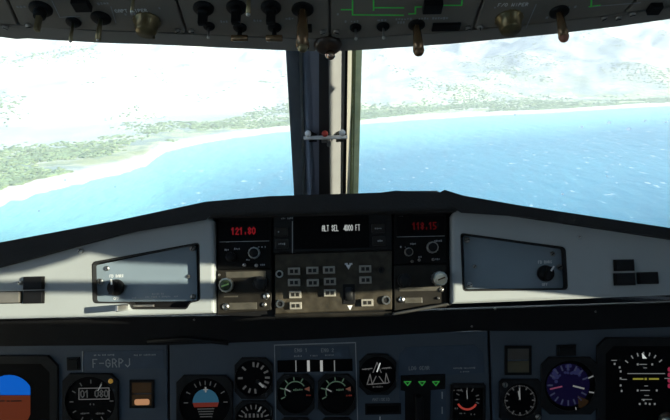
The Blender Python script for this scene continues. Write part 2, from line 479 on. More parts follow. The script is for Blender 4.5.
for i in range(NA + 1):
    for j in range(NR + 1): grid[i][j][uvl] = (-40 + 15500 * (j / NR) ** 2.2)
bm.normal_update()
me = bpy.data.meshes.new('land'); bm.to_mesh(me); bm.free()
def land_material():
    m = bpy.data.materials.new('dry_land'); m.use_nodes = True; n = m.node_tree.nodes; l = m.node_tree.links; b = n['Principled BSDF']
    b.inputs['Roughness'].default_value = 0.95; b.inputs['Specular IOR Level'].default_value = 0.1
    co = n.new('ShaderNodeTexCoord')
    at = n.new('ShaderNodeAttribute'); at.attribute_name = 'inland'
    def nz(s, det, dist=0.0):
        q = n.new('ShaderNodeTexNoise'); q.inputs['Scale'].default_value = s; q.inputs['Detail'].default_value = det; q.inputs['Distortion'].default_value = dist
        l.new(co.outputs['Object'], q.inputs['Vector']); return q
    def ramp(src, a, b2, ca=(0, 0, 0, 1), cb=(1, 1, 1, 1)):
        q = n.new('ShaderNodeValToRGB'); l.new(src, q.inputs[0])
        q.color_ramp.elements[0].position = a; q.color_ramp.elements[0].color = ca; q.color_ramp.elements[1].position = b2; q.color_ramp.elements[1].color = cb; return q
    def mix(f, a, c):
        q = n.new('ShaderNodeMixRGB')
        l.new(f, q.inputs[0])
        for i, s in ((1, a), (2, c)):
            if isinstance(s, tuple): q.inputs[i].default_value = s
            else: l.new(s, q.inputs[i])
        return q.outputs[0]
    vo = n.new('ShaderNodeTexVoronoi'); vo.inputs['Scale'].default_value = 0.0035; l.new(co.outputs['Object'], vo.inputs['Vector'])
    sp = n.new('ShaderNodeSeparateColor'); l.new(vo.outputs['Color'], sp.inputs[0])
    base = ramp(sp.outputs[0], .1, .9, (0.50, 0.50, 0.25, 1), (0.78, 0.74, 0.58, 1)).outputs[0]
    base = mix(ramp(nz(0.0011, 5).outputs['Fac'], .45, .6).outputs[0], base, (0.62, 0.66, 0.38, 1))
    base = mix(ramp(nz(0.006, 6, 1.0).outputs['Fac'], .54, .62).outputs[0], base, (0.38, 0.43, 0.26, 1))
    base = mix(ramp(nz(0.0024, 7, .8).outputs['Fac'], .52, .60).outputs[0], base, (0.40, 0.45, 0.36, 1))
    mt = n.new('ShaderNodeMath'); mt.operation = 'DIVIDE'; l.new(at.outputs['Fac'], mt.inputs[0]); mt.inputs[1].default_value = 16000
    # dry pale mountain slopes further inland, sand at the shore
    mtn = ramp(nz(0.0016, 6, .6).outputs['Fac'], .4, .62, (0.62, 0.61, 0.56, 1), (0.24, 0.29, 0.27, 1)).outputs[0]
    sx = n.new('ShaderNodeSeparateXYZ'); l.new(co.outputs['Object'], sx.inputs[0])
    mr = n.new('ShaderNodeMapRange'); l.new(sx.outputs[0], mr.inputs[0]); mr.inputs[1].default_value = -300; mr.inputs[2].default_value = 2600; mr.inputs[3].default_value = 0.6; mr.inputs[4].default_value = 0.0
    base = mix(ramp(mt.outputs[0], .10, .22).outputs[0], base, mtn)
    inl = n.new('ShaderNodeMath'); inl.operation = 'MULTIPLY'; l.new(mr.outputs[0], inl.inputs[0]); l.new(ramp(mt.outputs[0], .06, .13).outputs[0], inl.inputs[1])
    base = mix(inl.outputs[0], base, (0.86, 0.84, 0.76, 1))   # glare towards the left, painted as a paler ground colour
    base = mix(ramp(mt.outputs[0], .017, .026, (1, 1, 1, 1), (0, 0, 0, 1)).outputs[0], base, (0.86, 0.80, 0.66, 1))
    l.new(base, b.inputs['Base Color'])
    return m
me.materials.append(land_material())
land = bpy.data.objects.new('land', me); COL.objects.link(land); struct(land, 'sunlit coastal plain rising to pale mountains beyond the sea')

# woods and hedgerows on the plain: nobody could count them
tm = mat('tree_leaves', (0.24, 0.31, 0.16), 0.9, var=0.45, scale=0.02)
tb = bmesh.new(); bmesh.ops.create_icosphere(tb, subdivisions=1, radius=1.0)
TV = np.array([v.co[:] for v in tb.verts]); TF = [[v.index for v in f.verts] for f in tb.faces]; tb.free()
V, F = [], []; n_t = 0; rnd = random.Random(3)
while n_t < 15000:
    az = rnd.uniform(-0.60, 0.58); e = 300 + 6000 * rnd.random() ** 1.8; d = shore_dist(az) + e
    x, y = d * math.sin(az), d * math.cos(az)
    dens = fbm(x, y, 900, 5) + (0.30 if (300 < e < 1000 and az > -0.02) else (-0.06 if e < 520 else (-0.2 if e < 1100 else -0.02)))
    if dens * 1.6 < rnd.random(): continue
    h = land_h(x, y, e); q = rnd.uniform(5, 13); an = rnd.random() * 6.28; w = q * rnd.uniform(1, 2.4)
    P = TV * np.array([w, q, q * .65]); P = np.stack([P[:, 0] * math.cos(an) - P[:, 1] * math.sin(an), P[:, 0] * math.sin(an) + P[:, 1] * math.cos(an), P[:, 2]], 1) + np.array([x, y, SEA_Z + h + q * .45])
    k = len(TV) * n_t; V.append(P); F += [[i + k for i in f] for f in TF]; n_t += 1
me = bpy.data.meshes.new('woodland'); me.from_pydata(np.concatenate(V).tolist(), [], F); me.materials.append(tm)
o = bpy.data.objects.new('woodland', me); COL.objects.link(o)
tag(o, 'dark green trees and hedges dotted over the coastal plain', 'trees', kind='stuff')

# sunlit haze lying over the coast
hz = bpy.data.materials.new('coastal_haze'); hz.use_nodes = True; hn = hz.node_tree.nodes; hn.clear()
ho = hn.new('ShaderNodeOutputMaterial'); hv = hn.new('ShaderNodeVolumeScatter'); hv.inputs['Color'].default_value = (0.93, 0.97, 1.0, 1); hv.inputs['Density'].default_value = 7.0e-5; hv.inputs['Anisotropy'].default_value = 0.1
hz.node_tree.links.new(hv.outputs[0], ho.inputs['Volume'])
mb = MB(); mb.box((0, 20150, SEA_Z + 480), (48000, 40000, 1000)); o = mb.build('haze', m=hz); tag(o, 'pale sunlit haze over the coast beyond the windscreen', 'haze', kind='stuff')

# ------------------------------------------------------------------ the cockpit shell
Z0 = EYE.z
HW = 0.97
def wall_with_openings(name, x, openings, m):
    """side wall in the plane x, openings in (y, z)"""
    mb = MB(); s = 1 if x > 0 else -1
    outer = [(-1.0, 0.0), (1.15, 0.0), (1.15, Z0 - 0.44), (0.70, Z0 + 0.12), (0.5, Z0 + 0.34), (-1.0, Z0 + 0.34)]
    # local x = -s*y so that local z points into the cockpit
    f = (lambda P: [(-p[0], p[1]) for p in P]) if s < 0 else (lambda P: [(p[0], p[1]) for p in P])
    mx = Matrix(((0, 0, -s, x), (1 if s > 0 else -1, 0, 0, 0), (0, 1, 0, 0), (0, 0, 0, 1)))
    mb.holed(f(outer), [f(o) for o in openings], -0.035, 0.0, m)
    return struct(mb.build(name, matrix=mx))
def sun_hit(px, py, F=None):
    """where the sun ray that reaches this point of the glareshield crosses the right wall"""
    p = (F or G).w(px, py); t = (HW - p.x) / SUN_DIR.x; q = p + SUN_DIR * t
    return (round(q.y, 4), round(q.z, 4))
import sys
OPEN_A = [sun_hit(*p) for p in [(-60, 281), (216, 282), (272, 277), (272, 268), (216, 265), (130, 261), (72, 250), (40, 262), (0, 273), (-60, 280)]]  # opening outlined backwards from the sunlit bands wanted on the glareshield
OPEN_B = [sun_hit(*p) for p in [(-60, 320), (130, 316.5), (330, 317), (620, 303), (620, 300), (452, 284), (436, 284), (430, 275), (412, 276), (406, 288), (345, 293), (216, 293.5), (206, 293.5), (201, 301), (133, 301), (122, 293.5), (-60, 292.5)]]  # same; notch and bumps only shape the sun patches, no real window outline
OPEN_C = [sun_hit(*p, WP.shifted(0.012)) for p in [(300, 212), (290, 40), (420, 40), (400, 212)]]  # added to bring the sun onto the post
OPEN_D = [(-0.88, Z0 - 0.2), (-0.88, Z0 + 0.28), (-0.34, Z0 + 0.28), (-0.34, Z0 - 0.2)]  # added further aft to let more daylight in
print('OPEN_C', OPEN_C)
print('OPEN_A', OPEN_A); print('OPEN_B', OPEN_B)
wall_with_openings('wall_right', HW, [OPEN_A, OPEN_B, OPEN_C, OPEN_D], LINING)  # unseen wall whose openings are shaped to throw the sun pattern
LWIN = [(-0.85, Z0 - 0.20), (0.35, Z0 - 0.18), (0.50, Z0 + 0.05), (0.35, Z0 + 0.24), (-0.85, Z0 + 0.27)]
wall_with_openings('wall_left', -HW, [LWIN], LINING)
struct(wmesh('floor', [[(-HW, -1, 0), (HW, -1, 0), (HW, 1.15, 0), (-HW, 1.15, 0)]], FLOORM, 0.03))
struct(wmesh('ceiling', [[(-HW, -1, Z0 + .34), (HW, -1, Z0 + .34), (HW, .5, Z0 + .34), (-HW, .5, Z0 + .34)],
                         [(-HW, .5, Z0 + .34), (HW, .5, Z0 + .34), (HW, .70, Z0 + .125), (-HW, .70, Z0 + .125)]], LINING, 0.03))
struct(wmesh('wall_back', [[(-HW, -1, 0), (HW, -1, 0), (HW, -1, Z0 + .34), (-HW, -1, Z0 + .34)]], LINING, 0.03))
struct(wmesh('wall_front', [[(-HW, 1.15, 0), (HW, 1.15, 0), (HW, 1.15, Z0 - .45), (-HW, 1.15, Z0 - .45)]], BLACK, 0.03))

# windscreen glass
def glass_material():
    m = bpy.data.materials.new('windscreen_glass'); m.use_nodes = True; n = m.node_tree.nodes; l = m.node_tree.links; n.clear()
    out = n.new('ShaderNodeOutputMaterial'); tr = n.new('ShaderNodeBsdfTransparent'); gl = n.new('ShaderNodeBsdfGlossy'); di = n.new('ShaderNodeBsdfTranslucent')
    tr.inputs[0].default_value = (0.975, 0.985, 0.98, 1); gl.inputs['Roughness'].default_value = 0.02
    fr = n.new('ShaderNodeFresnel'); fr.inputs['IOR'].default_value = 1.25
    co = n.new('ShaderNodeTexCoord'); nz = n.new('ShaderNodeTexNoise'); nz.inputs['Scale'].default_value = 46; nz.inputs['Detail'].default_value = 2
    l.new(co.outputs['Object'], nz.inputs['Vector']); rp = n.new('ShaderNodeValToRGB'); l.new(nz.outputs['Fac'], rp.inputs[0])
    rp.color_ramp.elements[0].position = .74; rp.color_ramp.elements[0].color = (0.012, 0.012, 0.012, 1)
    rp.color_ramp.elements[1].position = .80; rp.color_ramp.elements[1].color = (0.16, 0.16, 0.16, 1)
    di.inputs[0].default_value = (.9, .9, .9, 1)
    m1 = n.new('ShaderNodeMixShader'); m2 = n.new('ShaderNodeMixShader')
    l.new(rp.outputs[0], m1.inputs[0]); l.new(tr.outputs[0], m1.inputs[1]); l.new(di.outputs[0], m1.inputs[2])
    l.new(fr.outputs[0], m2.inputs[0]); l.new(m1.outputs[0], m2.inputs[1]); l.new(gl.outputs[0], m2.inputs[2])
    l.new(m2.outputs[0], out.inputs[0]); return m
GLASS = glass_material()
for k, s in ((1, -1), (2, 1)):
    q = [(s * .03, 1.196, Z0 - .44), (s * HW, .942, Z0 - .44), (s * HW, .50, Z0 + .135), (s * .03, .755, Z0 + .135)]
    struct(wmesh('window_%d' % k, [q], GLASS, 0.006), 'windscreen pane %s of the centre post' % ('left' if s < 0 else 'right'))

DROP = bpy.data.materials.new('dried_droplet'); DROP.use_nodes = True; dn = DROP.node_tree.nodes; dn.clear()
d_o = dn.new('ShaderNodeOutputMaterial'); d_t = dn.new('ShaderNodeBsdfTranslucent'); d_c = dn.new('ShaderNodeBsdfTransparent'); d_m = dn.new('ShaderNodeMixShader')
d_t.inputs[0].default_value = (.95, .95, .95, 1); d_m.inputs[0].default_value = .7
for a, b in ((d_c.outputs[0], d_m.inputs[1]), (d_t.outputs[0], d_m.inputs[2]), (d_m.outputs[0], d_o.inputs[0])): DROP.node_tree.links.new(a, b)
for nm, spots in (('window_1', [(65, 180, 3), (39, 211, 2), (115, 187, 2)]), ('window_2', [(582, 127, 3.2), (609, 122.5, 4.2), (628.5, 129, 5), (645, 121, 3), (666, 122, 3), (562.5, 194, 2.6), (607, 176, 2), (515, 115, 3)])):
    win = bpy.data.objects[nm]; P0 = win.data.vertices[0].co; nn = win.data.polygons[0].normal
    nn = nn if nn.y < 0 else -nn; off = max(v.co.dot(nn) for v in win.data.vertices)
    for px, py, d in spots:
        r = ray(px, py); q = EYE + r * ((off - EYE.dot(nn)) / r.dot(nn)); rr = d * .5 * q.y / FPX
        mb = MB(); mb.lathe([(rr, 0), (rr * .6, rr * .05), (0, rr * .08)], q, DROP, 14, axis=nn); bmesh.ops.delete(mb.bm, geom=[f for f in mb.bm.faces if len(f.verts) > 4], context='FACES'); mb.build('water_spot', win)

# centre post between the windscreens
post = bpy.data.objects.new('trim_1', None); COL.objects.link(post); post.matrix_world = WP.M(); struct(post, 'raked centre post between the two windscreens')
def loft(name, bot, top, m, label=None, z_back=-0.02):
    """strip of the post: bot/top are lists of (px, protrusion) at the bottom and top pixel rows"""
    mb = MB(); yb, yt = 212, 22
    B = [(WP.P(px, yb), z) for px, z in bot]; T = [(WP.P(px, yt), z) for px, z in top]
    lo = [mb.bm.verts.new((a[0], a[1], z)) for a, z in B] + [mb.bm.verts.new((B[-1][0][0], B[-1][0][1], z_back)), mb.bm.verts.new((B[0][0][0], B[0][0][1], z_back))]
    hi = [mb.bm.verts.new((a[0], a[1], z)) for a, z in T] + [mb.bm.verts.new((T[-1][0][0], T[-1][0][1], z_back)), mb.bm.verts.new((T[0][0][0], T[0][0][1], z_back))]
    n = len(lo); mb.bm.faces.new(lo); mb.bm.faces.new(hi[::-1])
    for k in range(n): mb.bm.faces.new((lo[k], hi[k], hi[(k + 1) % n], lo[(k + 1) % n]))
    bmesh.ops.recalc_face_normals(mb.bm, faces=mb.bm.faces[:])
    o = mb.build(name, post, m)
    if label: o['label'] = label
    return o
loft('pane_frame', [(295, 0), (304, 0.004)], [(284, 0), (299, 0.004)], SEAL, 'dark frame of the left windscreen')
loft('rubber_seal', [(303.5, 0.007), (306, 0.007)], [(298.5, 0.007), (301.5, 0.007)], DULLMETAL)
loft('post_cover', [(306, 0.004), (321, 0.022)], [(301.5, 0.004), (320, 0.022)], POSTL, 'shaded left face of the post cover')
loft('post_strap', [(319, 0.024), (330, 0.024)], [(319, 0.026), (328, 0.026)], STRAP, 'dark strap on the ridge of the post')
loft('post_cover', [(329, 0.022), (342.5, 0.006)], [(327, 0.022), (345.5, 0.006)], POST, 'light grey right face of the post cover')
loft('rubber_seal', [(342, 0.001), (346.5, 0.001)], [(345, 0.001), (348.5, 0.001)], SEAL)
loft('edge_strip', [(345.5, 0.012), (349, 0.012)], [(348, 0.012), (352, 0.012)], CREAM, 'cream edge strip')
loft('rubber_seal', [(349, 0.002), (353, 0.002)], [(352, 0.002), (356.5, 0.002)], mat('dark_olive', (.17, .16, .04), .5))  # darker half of the olive frame, next to its painted highlight
loft('pane_frame', [(353, 0.0), (358, -0.004)], [(356.5, 0.0), (363, -0.004)], OLIVE, 'olive green frame of the right windscreen')  # lighter half, its colour holding the highlight along the frame

#@@GLARESHIELD
# ------------------------------------------------------------------ glareshield
def gthing(F, pts, name, label, cat): return Thing(F, *pts, name, label, cat)
gs = Thing(G, 332, 318, 'glareshield', 'wide grey glareshield with black padded top below the windscreens', 'glareshield')
cov = [(-260, 284), (0, 243.5), (120, 221), (207, 202.5), (270, 197), (335, 195), (380, 193.5), (396, 191.5), (436, 191), (442, 195), (462, 196.5), (520, 206.5), (670, 229), (930, 268),
       (930, 284), (670, 240), (520, 217.5), (458, 209), (455, 212), (214, 218), (208, 216), (120, 235.5), (0, 268), (-260, 318)]
mb = MB(); mb.prism(gs.poly(cov), -0.30, 0.010, PAD, bevel=0.006, seg=3); gs.part('padded_cover', mb)
HOLE_L = [(91, 262), (199.5, 242), (200.5, 301), (190, 303), (187, 309.5), (131, 309.5), (129, 303.5), (92, 303.5)]
HOLE_R = [(460, 232.5), (566, 247), (568.5, 290), (462.5, 291.5)]
WL = [(-260, 315), (0, 265), (120, 233), (205, 213.5), (213.5, 221), (214.5, 313.5), (0, 319), (-260, 328)]
WR = [(459, 206.5), (520, 215), (670, 238), (930, 278), (930, 286), (670, 295), (452, 304), (452, 216)]
for pts, hole in ((WL, HOLE_L), (WR, HOLE_R)):
    mb = MB(); mb.holed(gs.poly(pts), [rpoly(gs.poly(hole), 0.006)], -0.055, 0.0, GREY, bevel=0.0045)
    w = gs.part('wing_panel', mb)
    hp = gs.poly(hole); cx = sum(a for a, _ in hp) / len(hp); cy = sum(b for _, b in hp) / len(hp)
    mb = MB(); mb.prism([(cx + (a - cx) * 1.08, cy + (b - cy) * 1.12) for a, b in hp], -0.055, -0.022, BLACK); gs.part('recess_backing', mb)
    ro = rpoly(gs.poly(hole), 0.006); mb = MB(); mb.holed(inset(ro, 0.0001), [inset(ro, 0.0019)], -0.021, -0.0012, GAPSHADE); gs.part('gap_shade', mb)  # black ring painting the shadow in the gap round the plate
mb = MB(); mb.prism(gs.poly([(213, 216), (456, 210), (454, 306), (392, 314), (275, 318), (213, 316)]), -0.075, -0.02, BLACK); gs.part('centre_housing', mb)
# small fasteners on the wings
def screw(t, px, py, d, m=SILVER, z=0.0, h=0.0025, parent=None, slot=True):
    x, y = t.p(px, py); r = d * t.k / 2; mb = MB()
    mb.lathe([(r, z), (r, z + h * .6), (r * .7, z + h), (0, z + h)], (x, y, 0), m, 14)
    if slot: mb.box((x, y, z + h), (r * 1.5, r * .3, 0.0004), BLACK, rot=random.uniform(0, 3))
    return t.part('screw', mb, parent=parent)
screw(gs, 81, 251, 5, SILVER, h=0.006); screw(gs, 579, 237, 3.2, SILVER, h=0.003); screw(gs, 22, 283, 4, SILVER, h=0.008)
# tab below the left recess
mb = MB(); x, y, w, h = gs.bx(124.5, 302.5, 129.5, 311.5); mb.box((x, y, 0.018), (w * .6, h * .7, 0.044), SILVER, 0.001)
x, y, w, h = gs.bx(129, 305, 152, 307.5); mb.box((x, y, -0.010), (w, h, 0.006), DULLMETAL, 0.0006); gs.part('latch', mb)

def access_panel(pts, label, screws, bright, knob, right):
    F = G.shifted(-0.014); c = (sum(p[0] for p in pts) / 4, sum(p[1] for p in pts) / 4)
    t = Thing(F, *c, 'access_panel', label, 'panel', 'access panels on the glareshield')
    mb = MB(); mb.prism(rpoly(t.poly(pts), 0.004), -0.0075, 0.0, PLATE, bevel=0.0006, seg=1); t.part('plate', mb)
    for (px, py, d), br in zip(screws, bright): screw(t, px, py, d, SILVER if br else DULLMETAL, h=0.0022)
    x, y = t.p(*knob); r = 8.2 * t.k; mb = MB()
    mb.lathe([(r, 0), (r, 0.004), (r * .93, 0.0075), (r * .85, 0.010), (0, 0.010)], (x, y, 0), BLACK, 28)
    mb.box((x, y, 0.0135), (r * .55, r * 1.7, 0.008), BLACK, 0.001, rot=-0.25); kb = t.part('knob', mb)
    mb = MB(); a = R(95 if not right else 55); mb.line((x + r * .45 * math.cos(a), y + r * .45 * math.sin(a)), (x + r * .95 * math.cos(a), y + r * .95 * math.sin(a)), r * .2, 0.0178 if not right else 0.0178, m=WHITE); t.part('pointer_mark', mb, parent=kb)
    mb = MB(); kx, ky = t.p(knob[0], knob[1] - 11.5); strokes(mb, 'FD BARS', kx, ky, 2.6 * t.k, INK, 0.0, center=True)
    kx, ky = t.p(knob[0], knob[1] + 11); strokes(mb, 'OFF', kx, ky, 2.6 * t.k, INK, 0.0, center=True)
    if not right:
        for (a, b, L) in ((130, 298, 8), (145, 297, 33), (152, 294, 12)):
            xx, yy = t.p(a, b); scribble(mb, xx, yy, L * t.k, 2 * t.k, FAINTINK)
    t.part('lettering', mb)
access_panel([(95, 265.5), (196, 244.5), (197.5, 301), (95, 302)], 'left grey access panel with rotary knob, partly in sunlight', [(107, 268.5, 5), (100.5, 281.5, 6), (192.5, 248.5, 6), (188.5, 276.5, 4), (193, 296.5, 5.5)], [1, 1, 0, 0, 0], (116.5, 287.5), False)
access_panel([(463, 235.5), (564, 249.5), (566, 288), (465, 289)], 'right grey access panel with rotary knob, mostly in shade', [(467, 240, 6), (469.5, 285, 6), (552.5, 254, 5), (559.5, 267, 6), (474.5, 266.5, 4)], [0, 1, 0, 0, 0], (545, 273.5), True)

def key_block(px0, py0, px1, py1, label, group=None, face=BLACK):
    t = Thing(G, (px0 + px1) / 2, (py0 + py1) / 2, 'push_button', label, 'button', 'push buttons at the %s end of the glareshield' % ('left' if px0 < 300 else 'right'))
    x, y, w, h = t.bx(px0, py0, px1, py1); mb = MB()
    mb.box((x, y, 0.0015), (w, h, 0.003), BLACK, 0.0006); t.part('surround', mb)
    mb = MB(); mb.box((x, y, 0.0035), (w * .9, h * .88, 0.005), face, 0.0008); t.part('cap', mb)
LITKEY = mat('sunlit_button_cap', (0.12, 0.115, 0.10), 0.4)  # lighter copy of the black cap: sunlight put into its colour
key_block(24, 276.5, 45, 289.5, 'upper black push button at the left end of the glareshield')
key_block(24, 290.5, 45, 303.5, 'black push button under another at the left end of the glareshield')
key_block(-1, 291, 22.5, 303.5, 'greyish push button cut by the left edge of the picture', face=LITKEY)
key_block(613, 259.5, 633.5, 271, 'upper black push button at the right end of the glareshield')
key_block(613, 273, 634.5, 285.5, 'black push button under another at the right end of the glareshield')
key_block(636.5, 272, 657.5, 284, 'outermost black push button at the right end of the glareshield')

# ------------------------------------------------------------------ radio control units
def dial_knob(t, px, py, d, h, cap, body=BLACK, ring=None, name='knob', mark=None, z=0.0):
    x, y = t.p(px, py); r = d * t.k / 2; mb = MB()
    mb.lathe([(r, z), (r, z + h * .7), (r * .92, z + h * .8)], (x, y, 0), ring or body, 24, flute=0.06)
    mb.lathe([(r * .74, z + h * .5), (r * .74, z + h), (r * .62, z + h * 1.08), (0, z + h * 1.08)], (x, y, 0), cap, 24)
    o = t.part(name, mb)
    if mark:
        mb = MB(); mb.box((x, y, z + h * 1.09), (r * 1.05, r * .2, 0.0006), mark, rot=0.35); t.part('pointer_mark', mb, parent=o)
    return o
GREENMARK = mat('green_mark', (0.3, 0.5, 0.15), 0.5)
def radio_unit(x0, x1, label, kn, dim):
    t = Thing(GC, (x0 + x1) / 2, 265, 'radio_control_unit', label, 'radio', 'radio tuning units'); mid = (x0 + x1) / 2
    sy = kn['dy']
    mb = MB(); mb.prism(t.poly([(x0, 213 + sy), (x1, 212 + sy), (x1, 268.5 + sy), (x0, 269.5 + sy)]), -0.0078, 0.0, RADIO, 0.001, 1); t.part('upper_face', mb)
    mb = MB(); mb.prism(t.poly([(x0, 270.5 + sy), (x1, 269.5 + sy), (x1, 310 + sy * .6), (x0, 314 + sy * .6)]), -0.0078, 0.001, RADIOLOW, 0.001, 1); t.part('lower_face', mb)
    x, y, w, h = t.bx(x0 + 2.5, 221 + sy, x1 - 2.5, 241.5 + sy); mb = MB(); mb.box((x, y, 0.0008), (w, h, 0.0016), DIAL, 0.0004)
    mb.line((x - w / 2, y - h / 2), (x + w / 2, y - h / 2), 0.0006, 0.0014, m=FAINTINK); sc = t.part('display_window', mb)
    mb = MB(); gx, gy = t.p(mid + kn['tx'], 231 + sy); strokes(mb, kn['text'], gx, gy, 6.5 * t.k, dim, 0.0017, w=1.1 * t.k, center=True, gap=1.2, sx=.8); t.part('digits', mb, parent=sc)
    mb = MB()
    for (a, b, L) in kn['print']: xx, yy = t.p(a, b); scribble(mb, xx, yy, L * t.k, 2 * t.k, FAINTINK)
    t.part('lettering', mb)
    for q in kn['strips']: mb = MB(); x, y, w, h = t.bx(*q); mb.box((x, y, 0.0014), (w, h, 0.0012), STRIPM, 0.0003); t.part('sun_tag_strip', mb)  # lighter strips paint sunlit bands on the lower face; one is a tag
    for (a, b, d, h, cap, ring, mk, z) in kn['knobs']: dial_knob(t, a, b, d, h, cap, BLACK, ring, mark=mk, z=z)
    for (a, b, d, m) in kn['screws']: screw(t, a, b, d, m, z=0.0005, h=0.004)
    return t
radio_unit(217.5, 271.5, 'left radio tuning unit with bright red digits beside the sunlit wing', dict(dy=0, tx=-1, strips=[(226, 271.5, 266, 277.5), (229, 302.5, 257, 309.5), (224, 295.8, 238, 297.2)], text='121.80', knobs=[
    (254.5, 253, 12, 0.010, BLACK, SILVER, None, 0), (231, 257, 10, 0.008, BLACK, DARK, None, 0), (227, 285, 14.5, 0.014, mat('green_cap', (.02, .035, .012), .4), SILVER, GREENMARK, 0.001), (261, 283.5, 15, 0.012, DARK, DARK, None, 0.001)],
    screws=[(244.5, 265, 3.5, SILVER), (256.5, 265.5, 3.5, SILVER), (266.5, 296, 7, SILVER), (226, 306.5, 7, SILVER), (264.5, 304.5, 5, DULLMETAL), (219.5, 275, 2.5, SILVER)],
    print=[(222, 216, 8), (258, 247, 8), (223, 250, 6), (234, 249, 6), (246, 260, 4), (260, 265, 5), (232, 275, 6), (255, 274, 6), (224, 241.5, 5)]), E_RED)
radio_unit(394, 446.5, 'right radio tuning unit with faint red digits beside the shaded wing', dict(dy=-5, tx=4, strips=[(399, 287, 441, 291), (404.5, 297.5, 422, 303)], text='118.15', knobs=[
    (432, 247.5, 12, 0.010, BLACK, DULLMETAL, None, 0), (408.5, 252, 9, 0.008, BLACK, DULLMETAL, None, 0), (404, 280.5, 14, 0.012, DARK, DARK, None, 0.001), (438, 278.5, 14.5, 0.026, mat('cream_cap', (.62, .56, .42), .4), SILVER, BROWNTAB, 0.001)],
    screws=[(412, 261.5, 3, DULLMETAL), (419, 260, 3, DULLMETAL), (433, 259.5, 3, DULLMETAL), (401.5, 299.5, 6.5, SILVER), (441, 289.5, 5, DULLMETAL), (438, 298, 3, DULLMETAL)],
    print=[(397, 217, 8), (434, 241, 8), (400, 247, 6), (410, 244, 6), (418, 257, 4), (435, 259, 5), (400, 272, 6), (425, 271, 6)]), E_REDDIM)

mb = MB(); t = bpy.data.objects['glareshield']; q = gs.poly([(393, 313), (447, 303), (449, 305), (393, 315.5)]); mb.prism(q, -0.012, 0.004, mat('grey_flap', (.05, .048, .042), .4), .0008, 1); gs.part('lower_flap', mb)
# wide display between the radios
t = Thing(GC, 332, 232, 'advisory_display', 'wide black display reading ALT SEL 4000 FT above the key panel', 'display')
mb = MB(); mb.prism(t.poly([(273.5, 212.5), (392, 209), (392, 250), (273.5, 253)]), -0.0078, 0.0, DARK, 0.001, 1); t.part('face', mb)
x, y, w, h = t.bx(294, 215, 369, 248.5); mb = MB(); mb.box((x, y, 0.0005), (w, h, 0.001), DIAL, 0.0003); sc = t.part('screen', mb)
mb = MB(); gx, gy = t.p(341, 228); strokes(mb, 'ALT SEL  4000 FT', gx, gy, 5.6 * t.k, E_WHITE, 0.0011, w=0.5 * t.k, center=True, gap=1.0, sx=.57); t.part('digits', mb, parent=sc, label='white reading ALT SEL 4000 FT')
mb = MB(); a = t.p(292.4, 221.5); b = t.p(292.4, 253); mb.line(a, b, 0.7 * t.k, 0.0, m=FAINTINK)
for (a, b, L) in ((281, 218.5, 12),): xx, yy = t.p(a, b); scribble(mb, xx, yy, L * t.k, 2 * t.k, FAINTINK)
t.part('lettering', mb)
for (a, b) in ((281.5, 232), (282, 244), (378, 228.5), (379, 241)):
    x, y, w, h = t.bx(a - 6.5, b - 4.5, a + 6.5, b + 4.5); mb = MB(); mb.box((x, y, 0.0015), (w, h, 0.004), KEYDARK, 0.0008); kb = t.part('key', mb)
    mb = MB(); scribble(mb, x - w * .28, y, w * .55, 2 * t.k, FAINTINK, 0.0035); t.part('legend', mb, parent=kb)

# flight guidance key panel
t = Thing(GC, 333, 284, 'autopilot_panel', 'brown worn key panel with two rows of sunlit buttons under the display', 'control panel')
mb = MB(); mb.prism(t.poly([(275, 254.5), (392, 251), (392, 309.5), (275, 314)]), -0.0078, 0.001, GOLD, 0.0012, 1); t.part('face', mb)
mb = MB(); x, y, w, h = t.bx(275, 312.5, 391.5, 317.0); mb.box((x, y, 0.003), (w, h, 0.008), RADIOLOW, 0.001); t.part('front_lip', mb)
for (a, b) in ((294.3, 271.3), (294.3, 282.5), (295.5, 294.5), (296, 305.5), (312.5, 270.5), (313, 282.8), (329, 270), (330, 281.5), (330, 292.8), (365, 269), (365.3, 280), (367, 302.5)):
    x, y, w, h = t.bx(a - 6, b - 3.6, a + 6, b + 3.6); mb = MB()
    mb.box((x, y, 0.004), (w, h, 0.007), KEYFRAME, 0.0007); kb = t.part('key', mb)
    mb = MB(); q = w * .19
    for s in (-1, 1): mb.box((x + s * q, y, 0.0077), (w * .28, h * .5, 0.0006), KEYDARK)
    t.part('key_window', mb, parent=kb)
for (a, b, d) in ((279.6, 274, 7.5), (280.4, 303.8, 8), (386, 300, 8.5), (381, 270, 6)):
    x, y = t.p(a, b); r = d * t.k / 2; mb = MB(); mb.ring(x, y, 0, 0.006, r, r * .66, SILVER if b > 272 else DARK); mb.cyl(x, y, 0, 0.004, r * .6, DARK); t.part('fastener', mb)
x, y, w, h = t.bx(343, 284, 355, 304); mb = MB(); mb.box((x, y, 0.001), (w, h, 0.003), BLACK, 0.0005); t.part('wheel_slot', mb)
mb = MB(); mb.lathe([(0.0105, -w * .33), (0.012, -w * .2), (0.012, w * .2), (0.0105, w * .33)], (x, y, -0.004), DARK, 28, axis=(1, 0, 0), flute=.05); t.part('thumb_wheel', mb)
mb = MB()
for (a, b, s) in ((348.5, 267, 1), (350, 307.5, 1)):
    x, y = t.p(a, b); q = 2.6 * t.k; mb.prism([(x - q, y + q * .8), (x, y - q), (x + q, y + q * .8)], 0.001, 0.0014, WHITE if b > 300 else INK)
x, y = t.p(348.5, 264); scribble(mb, x - 4 * t.k, y, 8 * t.k, 2 * t.k, INK, 0.001)
t.part('lettering', mb)

